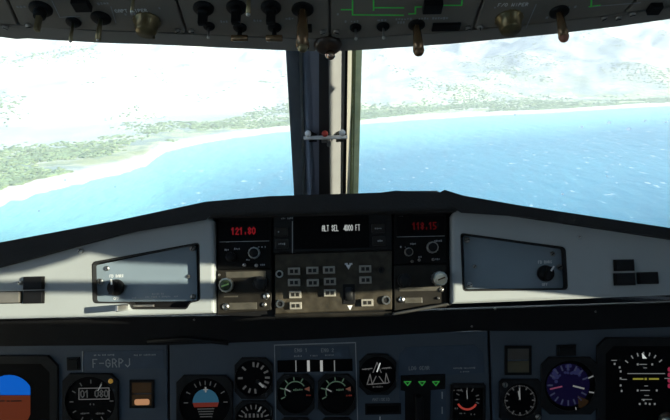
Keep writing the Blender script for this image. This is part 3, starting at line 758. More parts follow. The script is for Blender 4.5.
#@@PANEL
# ------------------------------------------------------------------ instrument panel
panels = {}
for nm, pts, label in (('l', [(-240, 346), (166.5, 341), (168, 480), (-240, 490)], 'left blue-grey instrument panel section carrying the registration placard'),
                       ('c', [(169.5, 341), (487.5, 331), (492, 470), (170.5, 480)], 'centre blue-grey instrument panel section with the engine gauges'),
                       ('r', [(490.5, 331), (910, 319), (910, 452), (495, 470)], 'right blue-grey instrument panel section with the clock')):
    t = Thing(I, sum(p[0] for p in pts) / 4, 470, 'instrument_panel', label, 'panel', 'instrument panel sections')
    mb = MB(); mb.prism(t.poly(pts), -0.006, 0.0, BLUEGREY, 0.0012, 2); t.part('panel_sheet', mb); panels[nm] = t
t = Thing(I, 330, 336, 'panel_valance', 'black ledge hanging in shadow below the glareshield', 'valance')
mb = MB(); mb.prism(t.poly([(-240, 322), (330, 312), (910, 293), (910, 317), (560, 329), (470, 329), (300, 338), (170, 343), (-240, 347)]), 0.0002, 0.014, BLACK, 0.004, 2); t.part('ledge', mb)
mb = MB()
mb.tube([t.p(150, 339) + (0.014,), t.p(190, 336) + (0.018,), t.p(230, 341) + (0.016,)], 0.0035, DARK); t.part('cable', mb)
for (a, b) in ((493, 307.5), (470, 324.5), (592, 310), (196, 318)): screw(t, a, b, 2.5, DULLMETAL, z=0.012)

def octo(x0, y0, x1, y1, c):
    return [(x0 + c, y0), (x1 - c, y0), (x1, y0 + c), (x1, y1 - c), (x1 - c, y1), (x0 + c, y1), (x0, y1 - c), (x0, y0 + c)]
class Gauge(Thing):
    def __init__(s, box, chf, name, label, cat='gauge', dial_r=None, group=None, square=False):
        x0, y0, x1, y1 = box; super().__init__(I, (x0 + x1) / 2, (y0 + y1) / 2, name, label, cat, group)
        pts = s.poly(octo(x0, y0, x1, y1, chf)); W = min(x1 - x0, y1 - y0)
        mb = MB()
        inner = ([(dial_r or W * .44) * s.k * math.cos(2 * math.pi * k / 40) for k in range(40)], [(dial_r or W * .44) * s.k * math.sin(2 * math.pi * k / 40) for k in range(40)])
        hole = list(zip(*inner)) if not square else [tuple(v * .86 for v in p) for p in pts]
        mb.holed(pts, [hole], 0.0, 0.006, DARK, bevel=0.0006, seg=1); s.part('bezel', mb)
        mb = MB(); mb.prism([tuple(v * .97 for v in p) for p in pts], 0.0003, 0.002, DIAL); s.part('dial', mb)
        s.z = 0.0021
    def ticks(s, cx, cy, r0, r1, angs, w=.9, m=E_MARK):
        mb = MB(); x, y = s.p(cx, cy); k = s.k
        for a in angs:
            a = R(a); mb.line((x + r0 * k * math.cos(a), y + r0 * k * math.sin(a)), (x + r1 * k * math.cos(a), y + r1 * k * math.sin(a)), w * k, s.z, m=m)
        return mb
    def pointer(s, cx, cy, a, r, w=1.2, m=E_GREYD, back=0):
        mb = MB(); x, y = s.p(cx, cy); k = s.k; a = R(a)
        mb.line((x - back * k * math.cos(a), y - back * k * math.sin(a)), (x + r * k * math.cos(a), y + r * k * math.sin(a)), w * k, s.z + 0.001, m=m)
        mb.cyl(x, y, s.z, s.z + 0.0015, w * k, DARK, seg=12); return s.part('pointer', mb)

def flat(t, pts, m, z, name, h=0.0004, parent=None): mb = MB(); mb.prism(t.poly(pts), z, z + h, m); return t.part(name, mb, parent=parent)

# left attitude display
g = Gauge((-52, 355, 59, 466), 10, 'attitude_display', 'left electronic display showing a blue half dome over brown', 'display', square=True, group='electronic attitude displays')
arcp = [(10 + 24.5 * math.cos(a), 399 - 24.5 * math.sin(a)) for a in [math.pi * k / 16 for k in range(17)]]
flat(g, [(31, 394.5), (31, 388)] + [p for p in arcp if p[0] < 31 and p[0] > -11] + [(-11, 388), (-11, 394.5)], E_BLUE, g.z, 'screen_sky')
flat(g, [(-11, 395), (31, 395), (31, 414), (28, 420), (20, 431), (0, 431), (-8, 420), (-11, 414)], E_BROWN, g.z, 'screen_ground')
mb = MB()
for (a, L) in ((-2, 7), (12, 10), (8, 2)): x, y = g.p(a, 400.5); mb.line((x, y), (x + L * g.k, y), 1.2 * g.k, g.z + .0005, m=BLACK)
g.part('symbols', mb)
# square push switch
t = Thing(I, 74, 363, 'square_switch', 'small black square switch left of the registration placard', 'switch')
x, y, w, h = t.bx(67.5, 357, 80.5, 370); mb = MB(); mb.box((x, y, .0015), (w, h, .003), DARK, .0005); t.part('surround', mb)
mb = MB(); mb.box((x, y, .004), (w * .75, h * .75, .005), BLACK, .0006); t.part('cap', mb)
# registration placard
t = Thing(I, 123, 360, 'registration_placard', 'blue-grey placard reading F-GRPJ on the left instrument panel', 'placard')
x, y, w, h = t.bx(84, 350.5, 164, 369); mb = MB(); mb.box((x, y, .0006), (w, h, .0012), mat('placard_blue', (0.046, 0.068, 0.10), .5), .0003); t.part('plate', mb)
mb = MB(); gx, gy = t.p(93.5, 367.2); strokes(mb, 'F-GRPJ', gx, gy, 8 * t.k, FAINTINK, .0013, w=1.0 * t.k, gap=1.25)
for (a, b, L) in ((94, 355, 22), (134, 355, 22)): xx, yy = t.p(a, b); scribble(mb, xx, yy, L * t.k, 1.8 * t.k, FAINTINK, .0013)
t.part('lettering', mb)
mb = MB(); a = t.p(82.8, 351.5); b = t.p(82.8, 371); mb.line(a, b, 1.1 * t.k, .0, h=.0015, m=FAINTINK); t.part('edge_strip', mb)
# distance / bearing instrument
g = Gauge((63.5, 373, 119, 428), 7, 'bearing_indicator', 'black square instrument with boxed digits and amber dot below the placard', 'gauge', dial_r=25)
g.part('dial_marks', g.ticks(92, 401, 18.5, 21.5, range(0, 360, 30)))
mb = MB(); P = [g.p(*q) for q in ((79.5, 388), (109.5, 387.5), (109.5, 398.5), (79.5, 399))]
for a, b in zip(P, P[1:] + P[:1]): mb.line(a, b, .8 * g.k, g.z, m=emis('box_outline', (.7, .7, .7), .13))
x, y = g.p(81.5, 397); strokes(mb, '01 080', x, y, 7 * g.k, E_MARK, g.z, w=1.0 * g.k, gap=1.0, sx=.9)
for (a, b, L) in ((90, 404, 5), (81, 413, 9), (96, 413, 9)): xx, yy = g.p(a, b); scribble(mb, xx, yy, L * g.k, 2 * g.k, E_MARK, g.z)
g.part('readout', mb)
g.pointer(98, 391, 58, 8, 1.0)
x, y = g.p(112, 380); mb = MB(); mb.lathe(ball_prof(2.4 * g.k, .006), (x, y, 0), ORANGEDOT, 14); g.part('lamp', mb, label='amber lamp')
# annunciator with lit cell
def annun(box, label, top, bot, blob=None):
    x0, y0, x1, y1 = box; t = Thing(I, (x0 + x1) / 2, (y0 + y1) / 2, 'annunciator', label, 'warning light')
    mb = MB(); mb.holed(t.poly([(x0, y0), (x1, y0), (x1, y1), (x0, y1)]), [t.poly([(x0 + 2.5, y0 + 2.5), (x1 - 2.5, y0 + 2.5), (x1 - 2.5, y1 - 2.5), (x0 + 2.5, y1 - 2.5)])], 0, .004, BLACK, bevel=.0005, seg=1); t.part('frame', mb)
    m = (y0 + y1) / 2
    for (a, b, mm, nm) in ((y0 + 2.2, m - .8, top, 'lens'), (m + .8, y1 - 2.2, bot, 'lens')):
        x, y, w, h = t.bx(x0 + 2.2, a, x1 - 2.2, b); mb = MB(); mb.box((x, y, .0013), (w, h, .0026), mm, .0004); L = t.part(nm, mb)
    if blob:
        x, y, w, h = t.bx(*blob); mb = MB(); mb.prism(rpoly([(x - w / 2, y - h / 2), (x + w / 2, y - h / 2), (x + w / 2, y + h / 2), (x - w / 2, y + h / 2)], h * .4), .0027, .003, E_AMBER); t.part('lit_legend', mb, parent=L, label='glowing amber legend')
    return t
annun((130, 379.5, 154.5, 407.5), 'two-cell annunciator with its lower amber cell glowing', E_AMBDIM, E_AMBDIM, (135, 398.5, 150, 404.5))
annun((504.5, 345.5, 531, 374.5), 'unlit two-cell annunciator above the clock', mat('dead_lens', (.07, .06, .05), .3), mat('dead_lens_amber', (.085, .07, .035), .3))
# standby attitude indicator
g = Gauge((177, 374.5, 233, 430), 7, 'attitude_indicator', 'round attitude ball, blue over red, on the centre panel', 'gauge', dial_r=25.5)
x, y = g.p(206, 402); r = 13 * g.k; mb = MB()
up = [(x + r * math.cos(a), y + r * math.sin(a) * 1.05) for a in [math.pi * k / 20 for k in range(21)]]; mb.prism(up, g.z, g.z + .0006, E_SKYDIM); g.part('ball_sky', mb)
mb = MB(); mb.prism([(x + r, y - .0003), (x - r, y - .0003), (x - r * .9, y - r * .35), (x + r * .9, y - r * .35)][::-1], g.z, g.z + .0006, E_GNDDIM); g.part('ball_horizon', mb)
mb = MB()
for k in range(4): mb.box((x, y - r * (.5 + .2 * k), g.z + .0003), (r * (1.3 - .12 * k), .8 * g.k, .0006), E_MARK)
g.part('ball_scale', mb)
g.part('dial_marks', g.ticks(206, 402, 18, 21.5, (0, 30, 60, 75, 90, 105, 120, 150, 180)))
mb = MB(); gx, gy = g.p(206, 389); mb.line((gx, gy - 2 * g.k), (gx, gy + 2 * g.k), 1.6 * g.k, g.z + .001, m=E_GREYD); mb.line((gx - 2 * g.k, gy), (gx + 2 * g.k, gy), 1 * g.k, g.z + .001, m=E_GREYD); g.part('bank_pointer', mb)
# airspeed + altimeter
g = Gauge((235, 357, 273, 398), 7, 'airspeed_indicator', 'round black gauge with one fat white pointer beside the engine gauges', 'gauge', dial_r=18.5)
g.part('dial_marks', g.ticks(254, 377.5, 12, 15, (0, 25, 50, 72, 90, 135, 180, 225, 250, 275, 340, 320), 2.0)); g.pointer(258, 381, -45, 7, 2.2, E_GREYD)
g = Gauge((235.5, 400, 273, 440), 7, 'altimeter', 'round black gauge cut by the picture edge under the white-pointer gauge', 'gauge', dial_r=18.3)
g.part('dial_marks', g.ticks(254, 420, 12, 15.5, range(0, 360, 20), 1.2)); g.pointer(258, 412, 60, 6, 1.4)
mb = MB(); x, y = g.p(254, 415)
for k in range(-2, 3): mb.box((x + k * 4 * g.k, y, g.z + .0003), (2 * g.k, 4 * g.k, .0006), E_MARK)
g.part('counter', mb)
# engine block: border, header plate, bar display, two gauges
t = Thing(I, 315, 358, 'engine_header', 'blue header plate over the two torque gauges with four white bars', 'display')
mb = MB(); P = [t.p(*q) for q in ((276.5, 470), (274.5, 345), (355.5, 342.5), (359, 470))]
for a, b in zip(P, P[1:]): mb.line(a, b, .9 * t.k, 0, h=.0012, m=FAINTINK)
t.part('border_line', mb)
x, y, w, h = t.bx(280.5, 346.5, 349, 359); mb = MB(); mb.box((x, y, .0006), (w, h, .0012), mat('placard_blue', (0, 0, 0)), .0003); t.part('plate', mb)
mb = MB()
for (a, s) in ((301, 'ENG 1'), (327.5, 'ENG 2')): gx, gy = t.p(a, 350); strokes(mb, s, gx, gy, 3.4 * t.k, FAINTINK, .0013, center=True)
for (a, b, L) in ((294, 356, 8), (310, 355.5, 9), (325, 355, 9)): xx, yy = t.p(a, b); scribble(mb, xx, yy, L * t.k, 1.7 * t.k, FAINTINK, .0013)
t.part('lettering', mb)
x, y, w, h = t.bx(277.5, 359.5, 352.5, 371.5); mb = MB(); mb.box((x, y, .001), (w, h, .002), DIAL, .0003); t.part('bar_window', mb)
for a, w_ in ((296, 1.0), (308.5, 2.6), (321.5, 2.6), (334.5, 1.0)):
    x, y, w, h = t.bx(a - w_ / 2, 360, a + w_ / 2, 371); mb = MB(); mb.box((x, y, .0025), (w, h, .001), E_GREYD if w_ < 2 else emis('bar_white', (.8, .82, .8), .4)); t.part('bar', mb)
for (x0, lab) in ((277, 'left'), (318, 'right')):
    g = Gauge((x0, 373.5, x0 + 37.5, 414.5), 7, 'torque_gauge', '%s of the two torque gauges with green arc under the white bars' % lab, 'gauge', dial_r=18.2, group='torque gauges')
    cx, cy = x0 + 18.5, 391.5; gx, gy = g.p(cx, cy); mb = MB(); mb.arc(gx, gy, 10.5 * g.k, R(35), R(200), 1.0 * g.k, g.z, E_GREEND); g.part('green_arc', mb)
    g.part('dial_marks', g.ticks(cx, cy, 12, 15.5, (60, 95, 130, 165, 205), 1.1, E_GREEND)); g.pointer(cx - 4, cy, 150, 7, 1.2)
    mb = MB(); a, b = g.p(x0 + 30, 388.5); mb.prism([(a - 2.6 * g.k, b), (a + 2.6 * g.k, b + 2.4 * g.k), (a + 2.6 * g.k, b - 2.4 * g.k)][::-1], g.z, g.z + .0005, emis('bug_orange', (.8, .35, .25), .11)); g.part('limit_mark', mb)
    mb = MB(); xx, yy = g.p(x0 + 16, 389.5); scribble(mb, xx, yy, 10 * g.k, 2.4 * g.k, E_GREEND, g.z); xx, yy = g.p(x0 + 28, 395); scribble(mb, xx, yy, 6 * g.k, 1.6 * g.k, E_GNDDIM, g.z); g.part('lettering', mb)
    g = Gauge((x0, 417, x0 + 37.5, 457), 7, 'engine_gauge', 'black gauge cut by the picture edge below the %s torque gauge' % lab, 'gauge', dial_r=18.2, group='gauges below the torque gauges')
    g.part('dial_marks', g.ticks(x0 + 18.5, 437, 12, 15, range(0, 360, 30), 1.4))
# trim indicator
g = Gauge((359, 353.5, 396, 394), 8, 'trim_indicator', 'black indicator with a white aircraft outline right of the torque gauges', 'gauge', dial_r=18.3)
mb = MB(); L = lambda a, b: mb.line(g.p(*a), g.p(*b), .8 * g.k, g.z, m=emis('box_outline', (.7, .7, .7), .13))
for a, b in (((373, 372), (377, 362)), ((377, 362), (381, 372)), ((363, 369), (372, 368)), ((382, 368), (390, 367)), ((367, 384), (370, 374)), ((389, 382), (386, 373)), ((368, 384), (388, 382.5)), ((372, 384), (376, 376)), ((384, 383), (379, 376)), ((370, 374), (372, 383)), ((386, 373), (385, 382))): L(a, b)
for (a, b, LL) in ((361.5, 369, 8), (384, 368, 8), (371, 386.5, 12)): xx, yy = g.p(a, b); scribble(mb, xx, yy, LL * g.k, 1.8 * g.k, E_MARK, g.z)
g.part('dial_marks', mb)
mb = MB(); mb.line(g.p(377, 371), g.p(380, 363), 1.1 * g.k, g.z + .0004, m=E_WHITE); g.part('pointer', mb)
# antiskid window
t = Thing(I, 382, 408, 'antiskid_window', 'long black indicator window under the word ANTISKID', 'display')
x, y, w, h = t.bx(365, 403, 401, 414); mb = MB(); mb.box((x, y, .0015), (w, h, .003), BLACK, .0006); t.part('frame', mb)
x, y, w, h = t.bx(367, 405, 399, 412); mb = MB(); mb.box((x, y, .003), (w, h, .001), DIAL, .0002); t.part('screen', mb)
mb = MB(); gx, gy = t.p(381, 399.5); strokes(mb, 'ANTISKID', gx, gy, 2.8 * t.k, FAINTINK, 0, center=True); a = t.p(380, 417); b = t.p(380, 421); mb.line(a, b, t.k, 0, m=INK); t.part('lettering', mb)
# landing gear panel
t = Thing(I, 440, 385, 'landing_gear_panel', 'landing gear panel with three green triangles lit above the lever', 'control panel')
pts = [(398.5, 355), (405, 347), (474, 344.5), (483, 352), (484, 373), (446, 374.5), (446.5, 470), (400, 472)]
mb = MB(); mb.prism(t.poly(pts), 0, .0015, mat('gear_plate_blue', (.044, .066, .10), .5), .0005, 1); t.part('plate', mb)
mb = MB(); gx, gy = t.p(419, 367.8); strokes(mb, 'LDG GEAR', gx, gy, 3.4 * t.k, FAINTINK, .0016, center=True)
for (a, b, LL) in ((453, 368, 22), (460, 371.5, 9)): xx, yy = t.p(a, b); scribble(mb, xx, yy, LL * t.k, 1.7 * t.k, FAINTINK, .0016)
t.part('lettering', mb)
mb = MB(); mb.prism(t.poly([(400.5, 375), (445, 373.5), (445, 388.5), (430, 389), (430, 470), (405, 470), (405, 390), (400.5, 390)]), .0015, .004, BLACK, .0006, 1); t.part('light_block', mb)
for cx in (407.3, 421.7, 435.5):
    mb = MB(); P = [t.p(cx - 3.2, 381), t.p(cx + 3.2, 380.8), t.p(cx, 384.7)]
    for a, b in zip(P, P[1:] + P[:1]): mb.line(a, b, 1.0 * t.k, .0041, m=E_GREEN)
    t.part('gear_light', mb, label='green triangle')
mb = MB(); x, y = t.p(418, 402); mb.box((x, y - .02, .012), (.012, .07, .018), BLACK, .002); t.part('gear_lever', mb)
mb = MB()
for b in (395, 410): x, y = t.p(442, b); mb.box((x, y, .0018), (1.2 * t.k, 7 * t.k, .0006), FAINTINK)
t.part('edge_marks', mb)
# brake pressure gauge
g = Gauge((450, 383, 485, 436), 1.5, 'pressure_gauge', 'tall black gauge with a red arc beside the landing gear panel', 'gauge', square=True)
gx, gy = g.p(467, 399); mb = MB(); mb.arc(gx, gy, 10 * g.k, R(210), R(325), 1.9 * g.k, g.z, E_REDARC); g.part('red_arc', mb)
g.part('dial_marks', g.ticks(467, 399, 9.5, 12, (90, 120, 60, 0, 180, -20, 150, 20), .9)); g.pointer(467, 399, 93, 9, .8, E_GREYD)
mb = MB()
for (a, b, LL) in ((453, 390, 8), (459, 413, 6), (470, 414, 5), (454, 408, 4)): xx, yy = g.p(a, b); scribble(mb, xx, yy, LL * g.k, 1.8 * g.k, E_MARK, g.z)
g.part('lettering', mb)
# clock
g = Gauge((499, 378.5, 540.5, 420), 3, 'clock', 'round clock in square black bezel on the right panel', 'clock', dial_r=17)
g.part('dial_marks', g.ticks(519.5, 400, 12.5, 15, range(0, 360, 30), 1.2)); g.part('dial_marks', g.ticks(519.5, 400, 14.5, 15.3, range(0, 360, 6), .5))
g.pointer(519.5, 400, 92, 12, 1.0); g.pointer(519.5, 400, 100, 9.5, 1.0)
for (a, b) in ((504, 383.5), (537, 415.5)): screw(g, a, b, 5.5, DULLMETAL, z=.006)
# little switch above the vertical speed indicator
t = Thing(I, 566, 350, 'square_switch', 'small black square switch above the violet round display', 'switch')
x, y, w, h = t.bx(556.5, 344.5, 575.5, 355.5); mb = MB(); mb.box((x, y, .0015), (w, h, .003), DARK, .0005); t.part('surround', mb)
mb = MB(); mb.box((x, y, .004), (w * .8, h * .75, .005), BLACK, .0006); t.part('cap', mb)
# vertical speed / traffic display
g = Gauge((540.5, 356.5, 597.5, 413.5), 8, 'vertical_speed_indicator', 'round violet-blue traffic display in a chamfered bezel right of the clock', 'display', dial_r=25.5)
x, y = g.p(567.5, 384.5); mb = MB(); mb.cyl(x, y, g.z, g.z + .0005, 21.5 * g.k, E_PURPLE, seg=40); g.part('screen', mb); g.z += .0006
mb = MB()
for k in range(26):
    a = R(rnd.uniform(25, 165)); q = rnd.uniform(11, 20); x, y = g.p(567.5 + q * math.cos(a), 384.5 - q * math.sin(a)); mb.cyl(x, y, g.z - .0003, g.z + .0001, rnd.uniform(1.2, 2.6) * g.k, emis('violet_return', (.25, .28, .9), .05), seg=8)
g.part('weather_returns', mb).__setitem__('kind', 'stuff')
g.part('dial_marks', g.ticks(567.5, 384.5, 16, 20, (90, 110, 130, 150, 180, 210, 230, 250, 270, 290, 310, 330, 20, 45, 65), 1.6, emis('violet_marks', (.35, .4, .8), .06)))
mb = MB(); mb.line(g.p(550, 388.5), g.p(561, 386), 1.5 * g.k, g.z, m=emis('dim_magenta', (.8, .2, .4), .16)); g.part('red_bar', mb)
mb = MB(); mb.line(g.p(573, 385.5), g.p(583, 388), 1.6 * g.k, g.z, m=E_GREYD); mb.line(g.p(588, 377.5), g.p(592.5, 375.5), 1.3 * g.k, g.z, m=E_GREYD); mb.line(g.p(589, 391.5), g.p(595, 392.5), 1.3 * g.k, g.z, m=E_GREYD)
mb.line(g.p(576, 411), g.p(575, 407), 1 * g.k, g.z, m=E_GREYD); g.part('white_bars', mb)
mb = MB(); mb.prism(g.poly([(577, 395), (588, 400), (586, 408), (578, 407)]), g.z, g.z + .0003, emis('dim_brown', (.4, .22, .1), .03)); g.part('scale_patch', mb)
# right attitude display
g = Gauge((596, 337, 712, 455), 9, 'attitude_display', 'right electronic display, dark, with white and yellow flight symbols', 'display', square=True, group='electronic attitude displays')
mb = MB(); z = g.z
def hl(x0, x1, yy, m=E_GREYD, w=.65): mb.line(g.p(x0, yy), g.p(x1, yy), w * g.k, z, m=m)
hl(627, 664, 373.2, E_GREYD, .7)
for (a, b, yy) in ((639, 646, 364), (640, 649, 390), (641, 651, 399), (643, 646, 367.5), (644, 647, 385.5), (644, 648, 395), (621, 626, 379), (611, 616, 360), (664, 669, 378)): hl(a, b, yy)
hl(633, 642, 378.5, E_YEL, 1.6); hl(649, 657.5, 378.5, E_YEL, 1.6)
x, y = g.p(645, 378.5); mb.box((x, y, z + .0003), (2 * g.k, 2 * g.k, .0006), E_YEL)
for (a, b) in ((614, 363.5), (619, 367), (620, 371), (620, 378), (620, 385), (621, 390.5), (637, 364), (651.5, 364), (637, 390), (656, 390), (639, 403.5), (649, 403.5), (654, 403.5), (643, 399.5), (645, 403)): x, y = g.p(a, b); mb.box((x, y, z + .0003), (1.6 * g.k, 1.9 * g.k, .0006), E_GREYD)
gx, gy = g.p(643, 376)
for a in (90, 105, 75, 120, 60, 138, 42): mb.line((gx + 21.5 * g.k * math.cos(R(a)), gy + 21.5 * g.k * math.sin(R(a))), (gx + 24 * g.k * math.cos(R(a)), gy + 24 * g.k * math.sin(R(a))), 1.1 * g.k, z, m=E_GREYD)
x, y = g.p(643.5, 355.5); mb.prism([(x - 2.2 * g.k, y + 3 * g.k), (x - 1.6 * g.k, y - 2.6 * g.k), (x + 2.6 * g.k, y - 2.6 * g.k)], z, z + .0006, E_WHITE)
g.part('symbols', mb)
mb = MB()
for yy in (369, 374.5, 380, 385.5): x, y = g.p(668.5, yy); strokes(mb, '0', x, y, 3.2 * g.k, E_PINK, z, w=1.3 * g.k, center=True)
g.part('red_tape', mb, label='red digits')
mb = MB(); x, y = g.p(661, 416); mb.lathe([(.005, .006), (.005, .014)] , (x, y, 0), DARK, 16); mb.lathe(ball_prof(8 * g.k, .02, 10), (x, y, 0), SILVER, 24); g.part('control_knob', mb, label='shiny steel knob')

#@@OVERHEAD
# ------------------------------------------------------------------ overhead panel
EDGE = [(-280, 12), (-90, 30), (0, 37), (16, 37.5), (32, 40), (100, 42.8), (160, 44.8), (220, 47.6), (300, 51), (330, 51.3), (360, 50.2), (450, 44), (550, 34.5), (618, 26.5), (670, 19), (770, 4), (960, -30)]
def edge_y(px): return float(np.interp(px, [e[0] for e in EDGE], [e[1] for e in EDGE]))
UP = -70
oh = Thing(OV, 330, 40, 'overhead_housing', 'dark grey overhead housing whose curved front edge crosses the picture top', 'overhead panel')
mb = MB(); mb.prism(oh.poly([(px, py) for px, py in EDGE] + [(960, UP), (-280, UP)]), -0.06, -0.004, OVERH, 0.003, 2); oh.part('housing', mb)
mb = MB(); band = [(px, py) for px, py in EDGE] + [(px, py - 11.5) for px, py in reversed(EDGE)]
mb.prism(oh.poly(band)[::-1], -0.008, 0.0, LIP, 0.0025, 2); oh.part('front_lip', mb)

def unit(seamL, seamR, label, px):
    """one screwed-in unit between two seams; a seam is ((x at row 0), (x at row 30))"""
    t = Thing(OV, px, 20, 'overhead_unit', label, 'overhead panel', 'units of the overhead panel')
    xl = lambda row: seamL[0] + (seamL[1] - seamL[0]) * row / 30.0; xr = lambda row: seamR[0] + (seamR[1] - seamR[0]) * row / 30.0
    n = 6; bot = []
    for k in range(n + 1):
        a = xl(30) + 1.4 + (xr(30) - xl(30) - 2.8) * k / n; bot.append((a, edge_y(a) - 13.2))
    mb = MB(); mb.prism(t.poly([(xr(UP) - 1.4, UP), (xl(UP) + 1.4, UP)] + bot), -0.0038, 0.0005, OVERH, 0.0008, 1); t.part('face', mb)
    return t
SEAMS = [(-300, -270), (6, 19), (177, 187), (330, 330), (483, 473), (648, 624), (960, 930)]
def skirt(t, px, py, d, h=0.003, m=BLACK):
    x, y = t.p(px, py); r = d * t.k / 2; mb = MB(); mb.lathe([(r, 0), (r, h * .6), (r * .85, h), (0, h)], (x, y, 0), m, 24); return t.part('switch_base', mb), x, y, h
def toggle(t, px, py, length, d=13, m=BRASS, tip=SILVER, w=2.2, tipr=1.7, lean=0.0):
    s, x, y, h = skirt(t, px, py, d); k = t.k; mb = MB()
    top = (x + lean * length, y, h + length)
    mb.tube([(x, y, h * .5), (x + lean * length * .5, y, h + length * .5), top], 0, m, 12, [w * k * .5 * .8, w * k * .5, w * k * .6])
    lv = t.part('lever', mb)
    mb = MB(); mb.lathe(ball_prof(tipr * k, 0), top, tip, 12); t.part('lever_tip', mb, parent=lv)
def selector(t, px, py, d, length, body=BLACK, blade=BRASS, bw=5):
    s, x, y, h = skirt(t, px, py, d, 0.004); k = t.k; mb = MB()
    mb.lathe([(d * k * .30, h), (d * k * .26, h + length * .3)], (x, y, 0), BLACK, 20)
    mb.box((x, y, h + length * .55), (bw * k, d * k * .28, length * .9), blade, 0.001); t.part('selector_knob', mb)
def fluted(t, px, py, d, length):
    x, y = t.p(px, py); r = d * t.k / 2; mb = MB()
    mb.lathe([(r, 0), (r, .0025), (r * .84, .0032), (r * .76, length * .88), (r * .68, length), (0, length)], (x, y, 0), BROWN, 36, flute=.04); kb = t.part('rotary_knob', mb)
    mb = MB(); mb.box((x + r * .35, y - r * .78, length * .55), (r * .16, r * .12, length * .8), BRASS); t.part('pointer_mark', mb, parent=kb)
def sqkey(t, px, py, w, h, z=.006):
    x, y, ww, hh = t.bx(px - w / 2, py - h / 2, px + w / 2, py + h / 2); mb = MB(); mb.box((x, y, z / 2), (ww, hh, z), BLACK, .0008); t.part('square_button', mb)
def inks(t, items, m=FAINTINK):
    mb = MB()
    for it in items:
        if it[0] == 'l': mb.line(t.p(it[1], it[2]), t.p(it[3], it[4]), .8 * t.k, .0006, m=m)
        elif it[0] == 't': gx, gy = t.p(it[1], it[2]); strokes(mb, it[3], gx, gy, it[4] * t.k, INK, .0006, center=True)
        else: xx, yy = t.p(it[1], it[2]); scribble(mb, xx, yy, it[3] * t.k, 3.4 * t.k, m, .0006)
    t.part('lettering', mb)
def dzus(t, pts):
    for (a, b) in pts: screw(t, a, b, 6.5, DULLMETAL, z=.0005, h=.0025)

t = unit(SEAMS[0], SEAMS[1], 'unit at the far left corner of the overhead panel', -20); dzus(t, [(6, 26)])
t = unit(SEAMS[1], SEAMS[2], 'overhead unit left of centre with two toggles and a CAPT WIPER knob', 100)
selector(t, 41, 7.5, 22, .0195, BRASS, BRASS, 5); toggle(t, 73.5, 21, .0175, 15, BRASS, SILVER, 3.4); toggle(t, 101, 17, .0205, 20, BRASS, SILVER, 5)
sqkey(t, 82, 2, 17, 10); fluted(t, 147, 20, 28, .0135); toggle(t, 135, -14, .022, 14, BRASS, SILVER, 3)
inks(t, [('l', 52, 0, 60, 16.5), ('l', 60, 16.5, 80, 15.5), ('l', 111, 6, 116, 22), ('t', 131, 10, 'CAPT WIPER', 4.2), ('s', 158, 7.5, 9), ('s', 124, 13.5, 12), ('s', 97, 3, 12), ('s', 16, 6, 10)]); dzus(t, [(29, 24.5), (178, 29.5)])
t = unit(SEAMS[2], SEAMS[3], 'overhead unit with a row of skirted selector knobs left of the centre seam', 258)
for a, b in ((203.5, 7), (236.5, 6), (271, 6)): selector(t, a, b, 20, .014, BLACK, BLACK, 9)
toggle(t, 302.5, 8.5, .036, 22, BROWNTAB, BRASS, 11, 5.4); toggle(t, 209, 25, .010, 12, DULLMETAL, SILVER, 2.4)
for a, b in ((240, 26.5), (274.5, 26.5)):
    s, x, y, h = skirt(t, a, b, 14); mb = MB(); mb.lathe([(2.4 * t.k, 0), (2.4 * t.k, .008)], (x, y, h), BLACK, 12); mb.lathe([(.0022, -8.5 * t.k), (.003, -8 * t.k), (.003, 8 * t.k), (.0022, 8.5 * t.k)], (x, y, h + .0095), BROWNTAB, 14, axis=(1, 0, 0)); t.part('flat_lever', mb)
toggle(t, 249, -9, .020, 12, BRASS, SILVER, 4, 2.2); sqkey(t, 304.5, 26.5, 15, 6, .004)
inks(t, [('s', 253, 20, 9), ('s', 220, 21, 8), ('s', 285, 18, 9)]); dzus(t, [(192, 30), (323, 31)])
t = unit(SEAMS[3], SEAMS[4], 'overhead unit with green electrical lines and a long brown toggle', 405)
mb = MB()
for P in ([(341.5, 9), (352.5, 9)], [(352.5, -12), (352.5, 14.2), (403, 14.5)], [(373.5, -12), (373.5, 9.5)], [(373.5, 7), (403.5, 7.2)], [(409, 13.3), (415.3, 13), (415.3, 6.3), (421, 6.2)], [(443, 4.6), (461.5, 4.6), (463, -10)]):
    for a, b in zip(P, P[1:]): mb.line(t.p(*a), t.p(*b), 1.5 * t.k, .0006, m=GREENINK)
t.part('green_lines', mb, label='green circuit lines')
sqkey(t, 432.5, 4, 19, 10); sqkey(t, 446, 25.5, 28, 7, .003); toggle(t, 416.5, 24, .0255, 17, BROWNTAB, BROWNTAB, 9.5, 5.4)
toggle(t, 355.5, 26.5, .010, 12, DULLMETAL, SILVER, 2.4, 1.7); toggle(t, 383, 25.5, .010, 13, DULLMETAL, SILVER, 2.4, 1.7)
inks(t, [('s', 344, 21, 15), ('s', 377, 19.5, 10), ('s', 395, 18.6, 17), ('s', 418, 18, 30), ('s', 397, 22, 8), ('s', 336, 13.5, 7)]); dzus(t, [(336.5, 30.5), (468, 27)])
t = unit(SEAMS[4], SEAMS[5], 'overhead unit right of centre with the F/O WIPER knob and reddish toggle', 555)
fluted(t, 509, 18, 28, .0135); toggle(t, 559, 11, .0245, 19, BROWNTAB, REDDISH, 8.5, 4.8)
inks(t, [('t', 513, 4, 'F/O WIPER', 4.2), ('l', 536, 4, 526, 27), ('s', 487, 7, 12), ('s', 545, 17, 7), ('l', 592, 6, 640, 2), ('s', 562, 6.5, 14)])
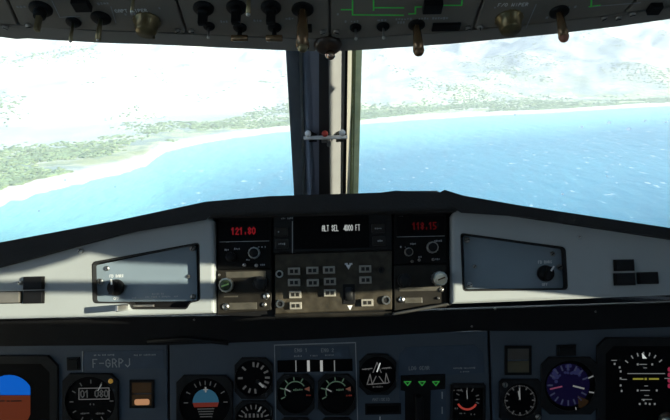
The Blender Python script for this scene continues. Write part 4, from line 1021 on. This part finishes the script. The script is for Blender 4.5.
mb = MB(); mb.line(t.p(591, 6), t.p(592, -14), 1.6 * t.k, .0006, m=GREENINK); mb.line(t.p(589, 6), t.p(600, 4.5), 1.2 * t.k, .0006, m=GREENINK); t.part('green_lines', mb, label='green circuit lines'); dzus(t, [(480, 26), (604, 17), (618, 17)])
t = unit(SEAMS[5], SEAMS[6], 'unit at the far right corner of the overhead panel', 690); sqkey(t, 654, 6, 12, 8); dzus(t, [(632, 13)])

# fitting in the middle of the front edge
F2 = OV.shifted(0.0); t = Thing(OV, 328, 44.5, 'dome_fitting', 'brown half-dome fitting with shiny ball above the windscreen post', 'fitting')
r = 14.2 * t.k; mb = MB(); mb.lathe([(r, -.002), (r, .0015), (r * .86, .004), (r * .6, .0055), (0, .0055)], (0, 0, 0), mat('brown_dome', (.05, .03, .02), .35), 30); t.part('dome', mb)
mb = MB(); mb.lathe(ball_prof(5.0 * t.k, .0115), (.002, 0, 0), mat('copper_ball', (.55, .36, .26), .18, metal=1.0), 20); t.part('ball', mb)

# eye reference balls on the post
W2 = WP.shifted(0.030)
t = Thing(W2, 325, 138, 'eye_reference_bar', 'slim bar with red and white sighting balls across the windscreen post', 'sighting bar')
mb = MB(); x0, y0 = t.p(303.5, 138); x1, y1 = t.p(347.5, 137); mb.box(((x0 + x1) / 2, (y0 + y1) / 2, 0), (x1 - x0, .0028, .006), WHITE, .0006); t.part('bar', mb)
for (a, b, c) in ((308, 133.7, BALLW), (325, 133.7, BALLR), (342.3, 132.8, BALLW)):
    x, y = t.p(a, b); mb = MB(); mb.lathe(ball_prof(3.3 * t.k, 0), (x, y, 0), c, 18); mb.lathe([(.0012, 0), (.0012, .006)], (x, y, -.0), DULLMETAL, 10, axis=(0, -1, 0)); t.part('sighting_ball', mb, label=None)
mb = MB(); x, y = t.p(329, 143); mb.box((x, y, -.004), (.006, .012, .012), SILVER, .001); mb.box((x - .006, y + .004, -.002), (.01, .004, .008), DULLMETAL, .0008); t.part('bracket', mb)
for a in (313, 340): x, y = t.p(a, 140.5); mb = MB(); mb.box((x, y, -.012), (.012, .003, .028), DARK, .0006); t.part('standoff', mb)
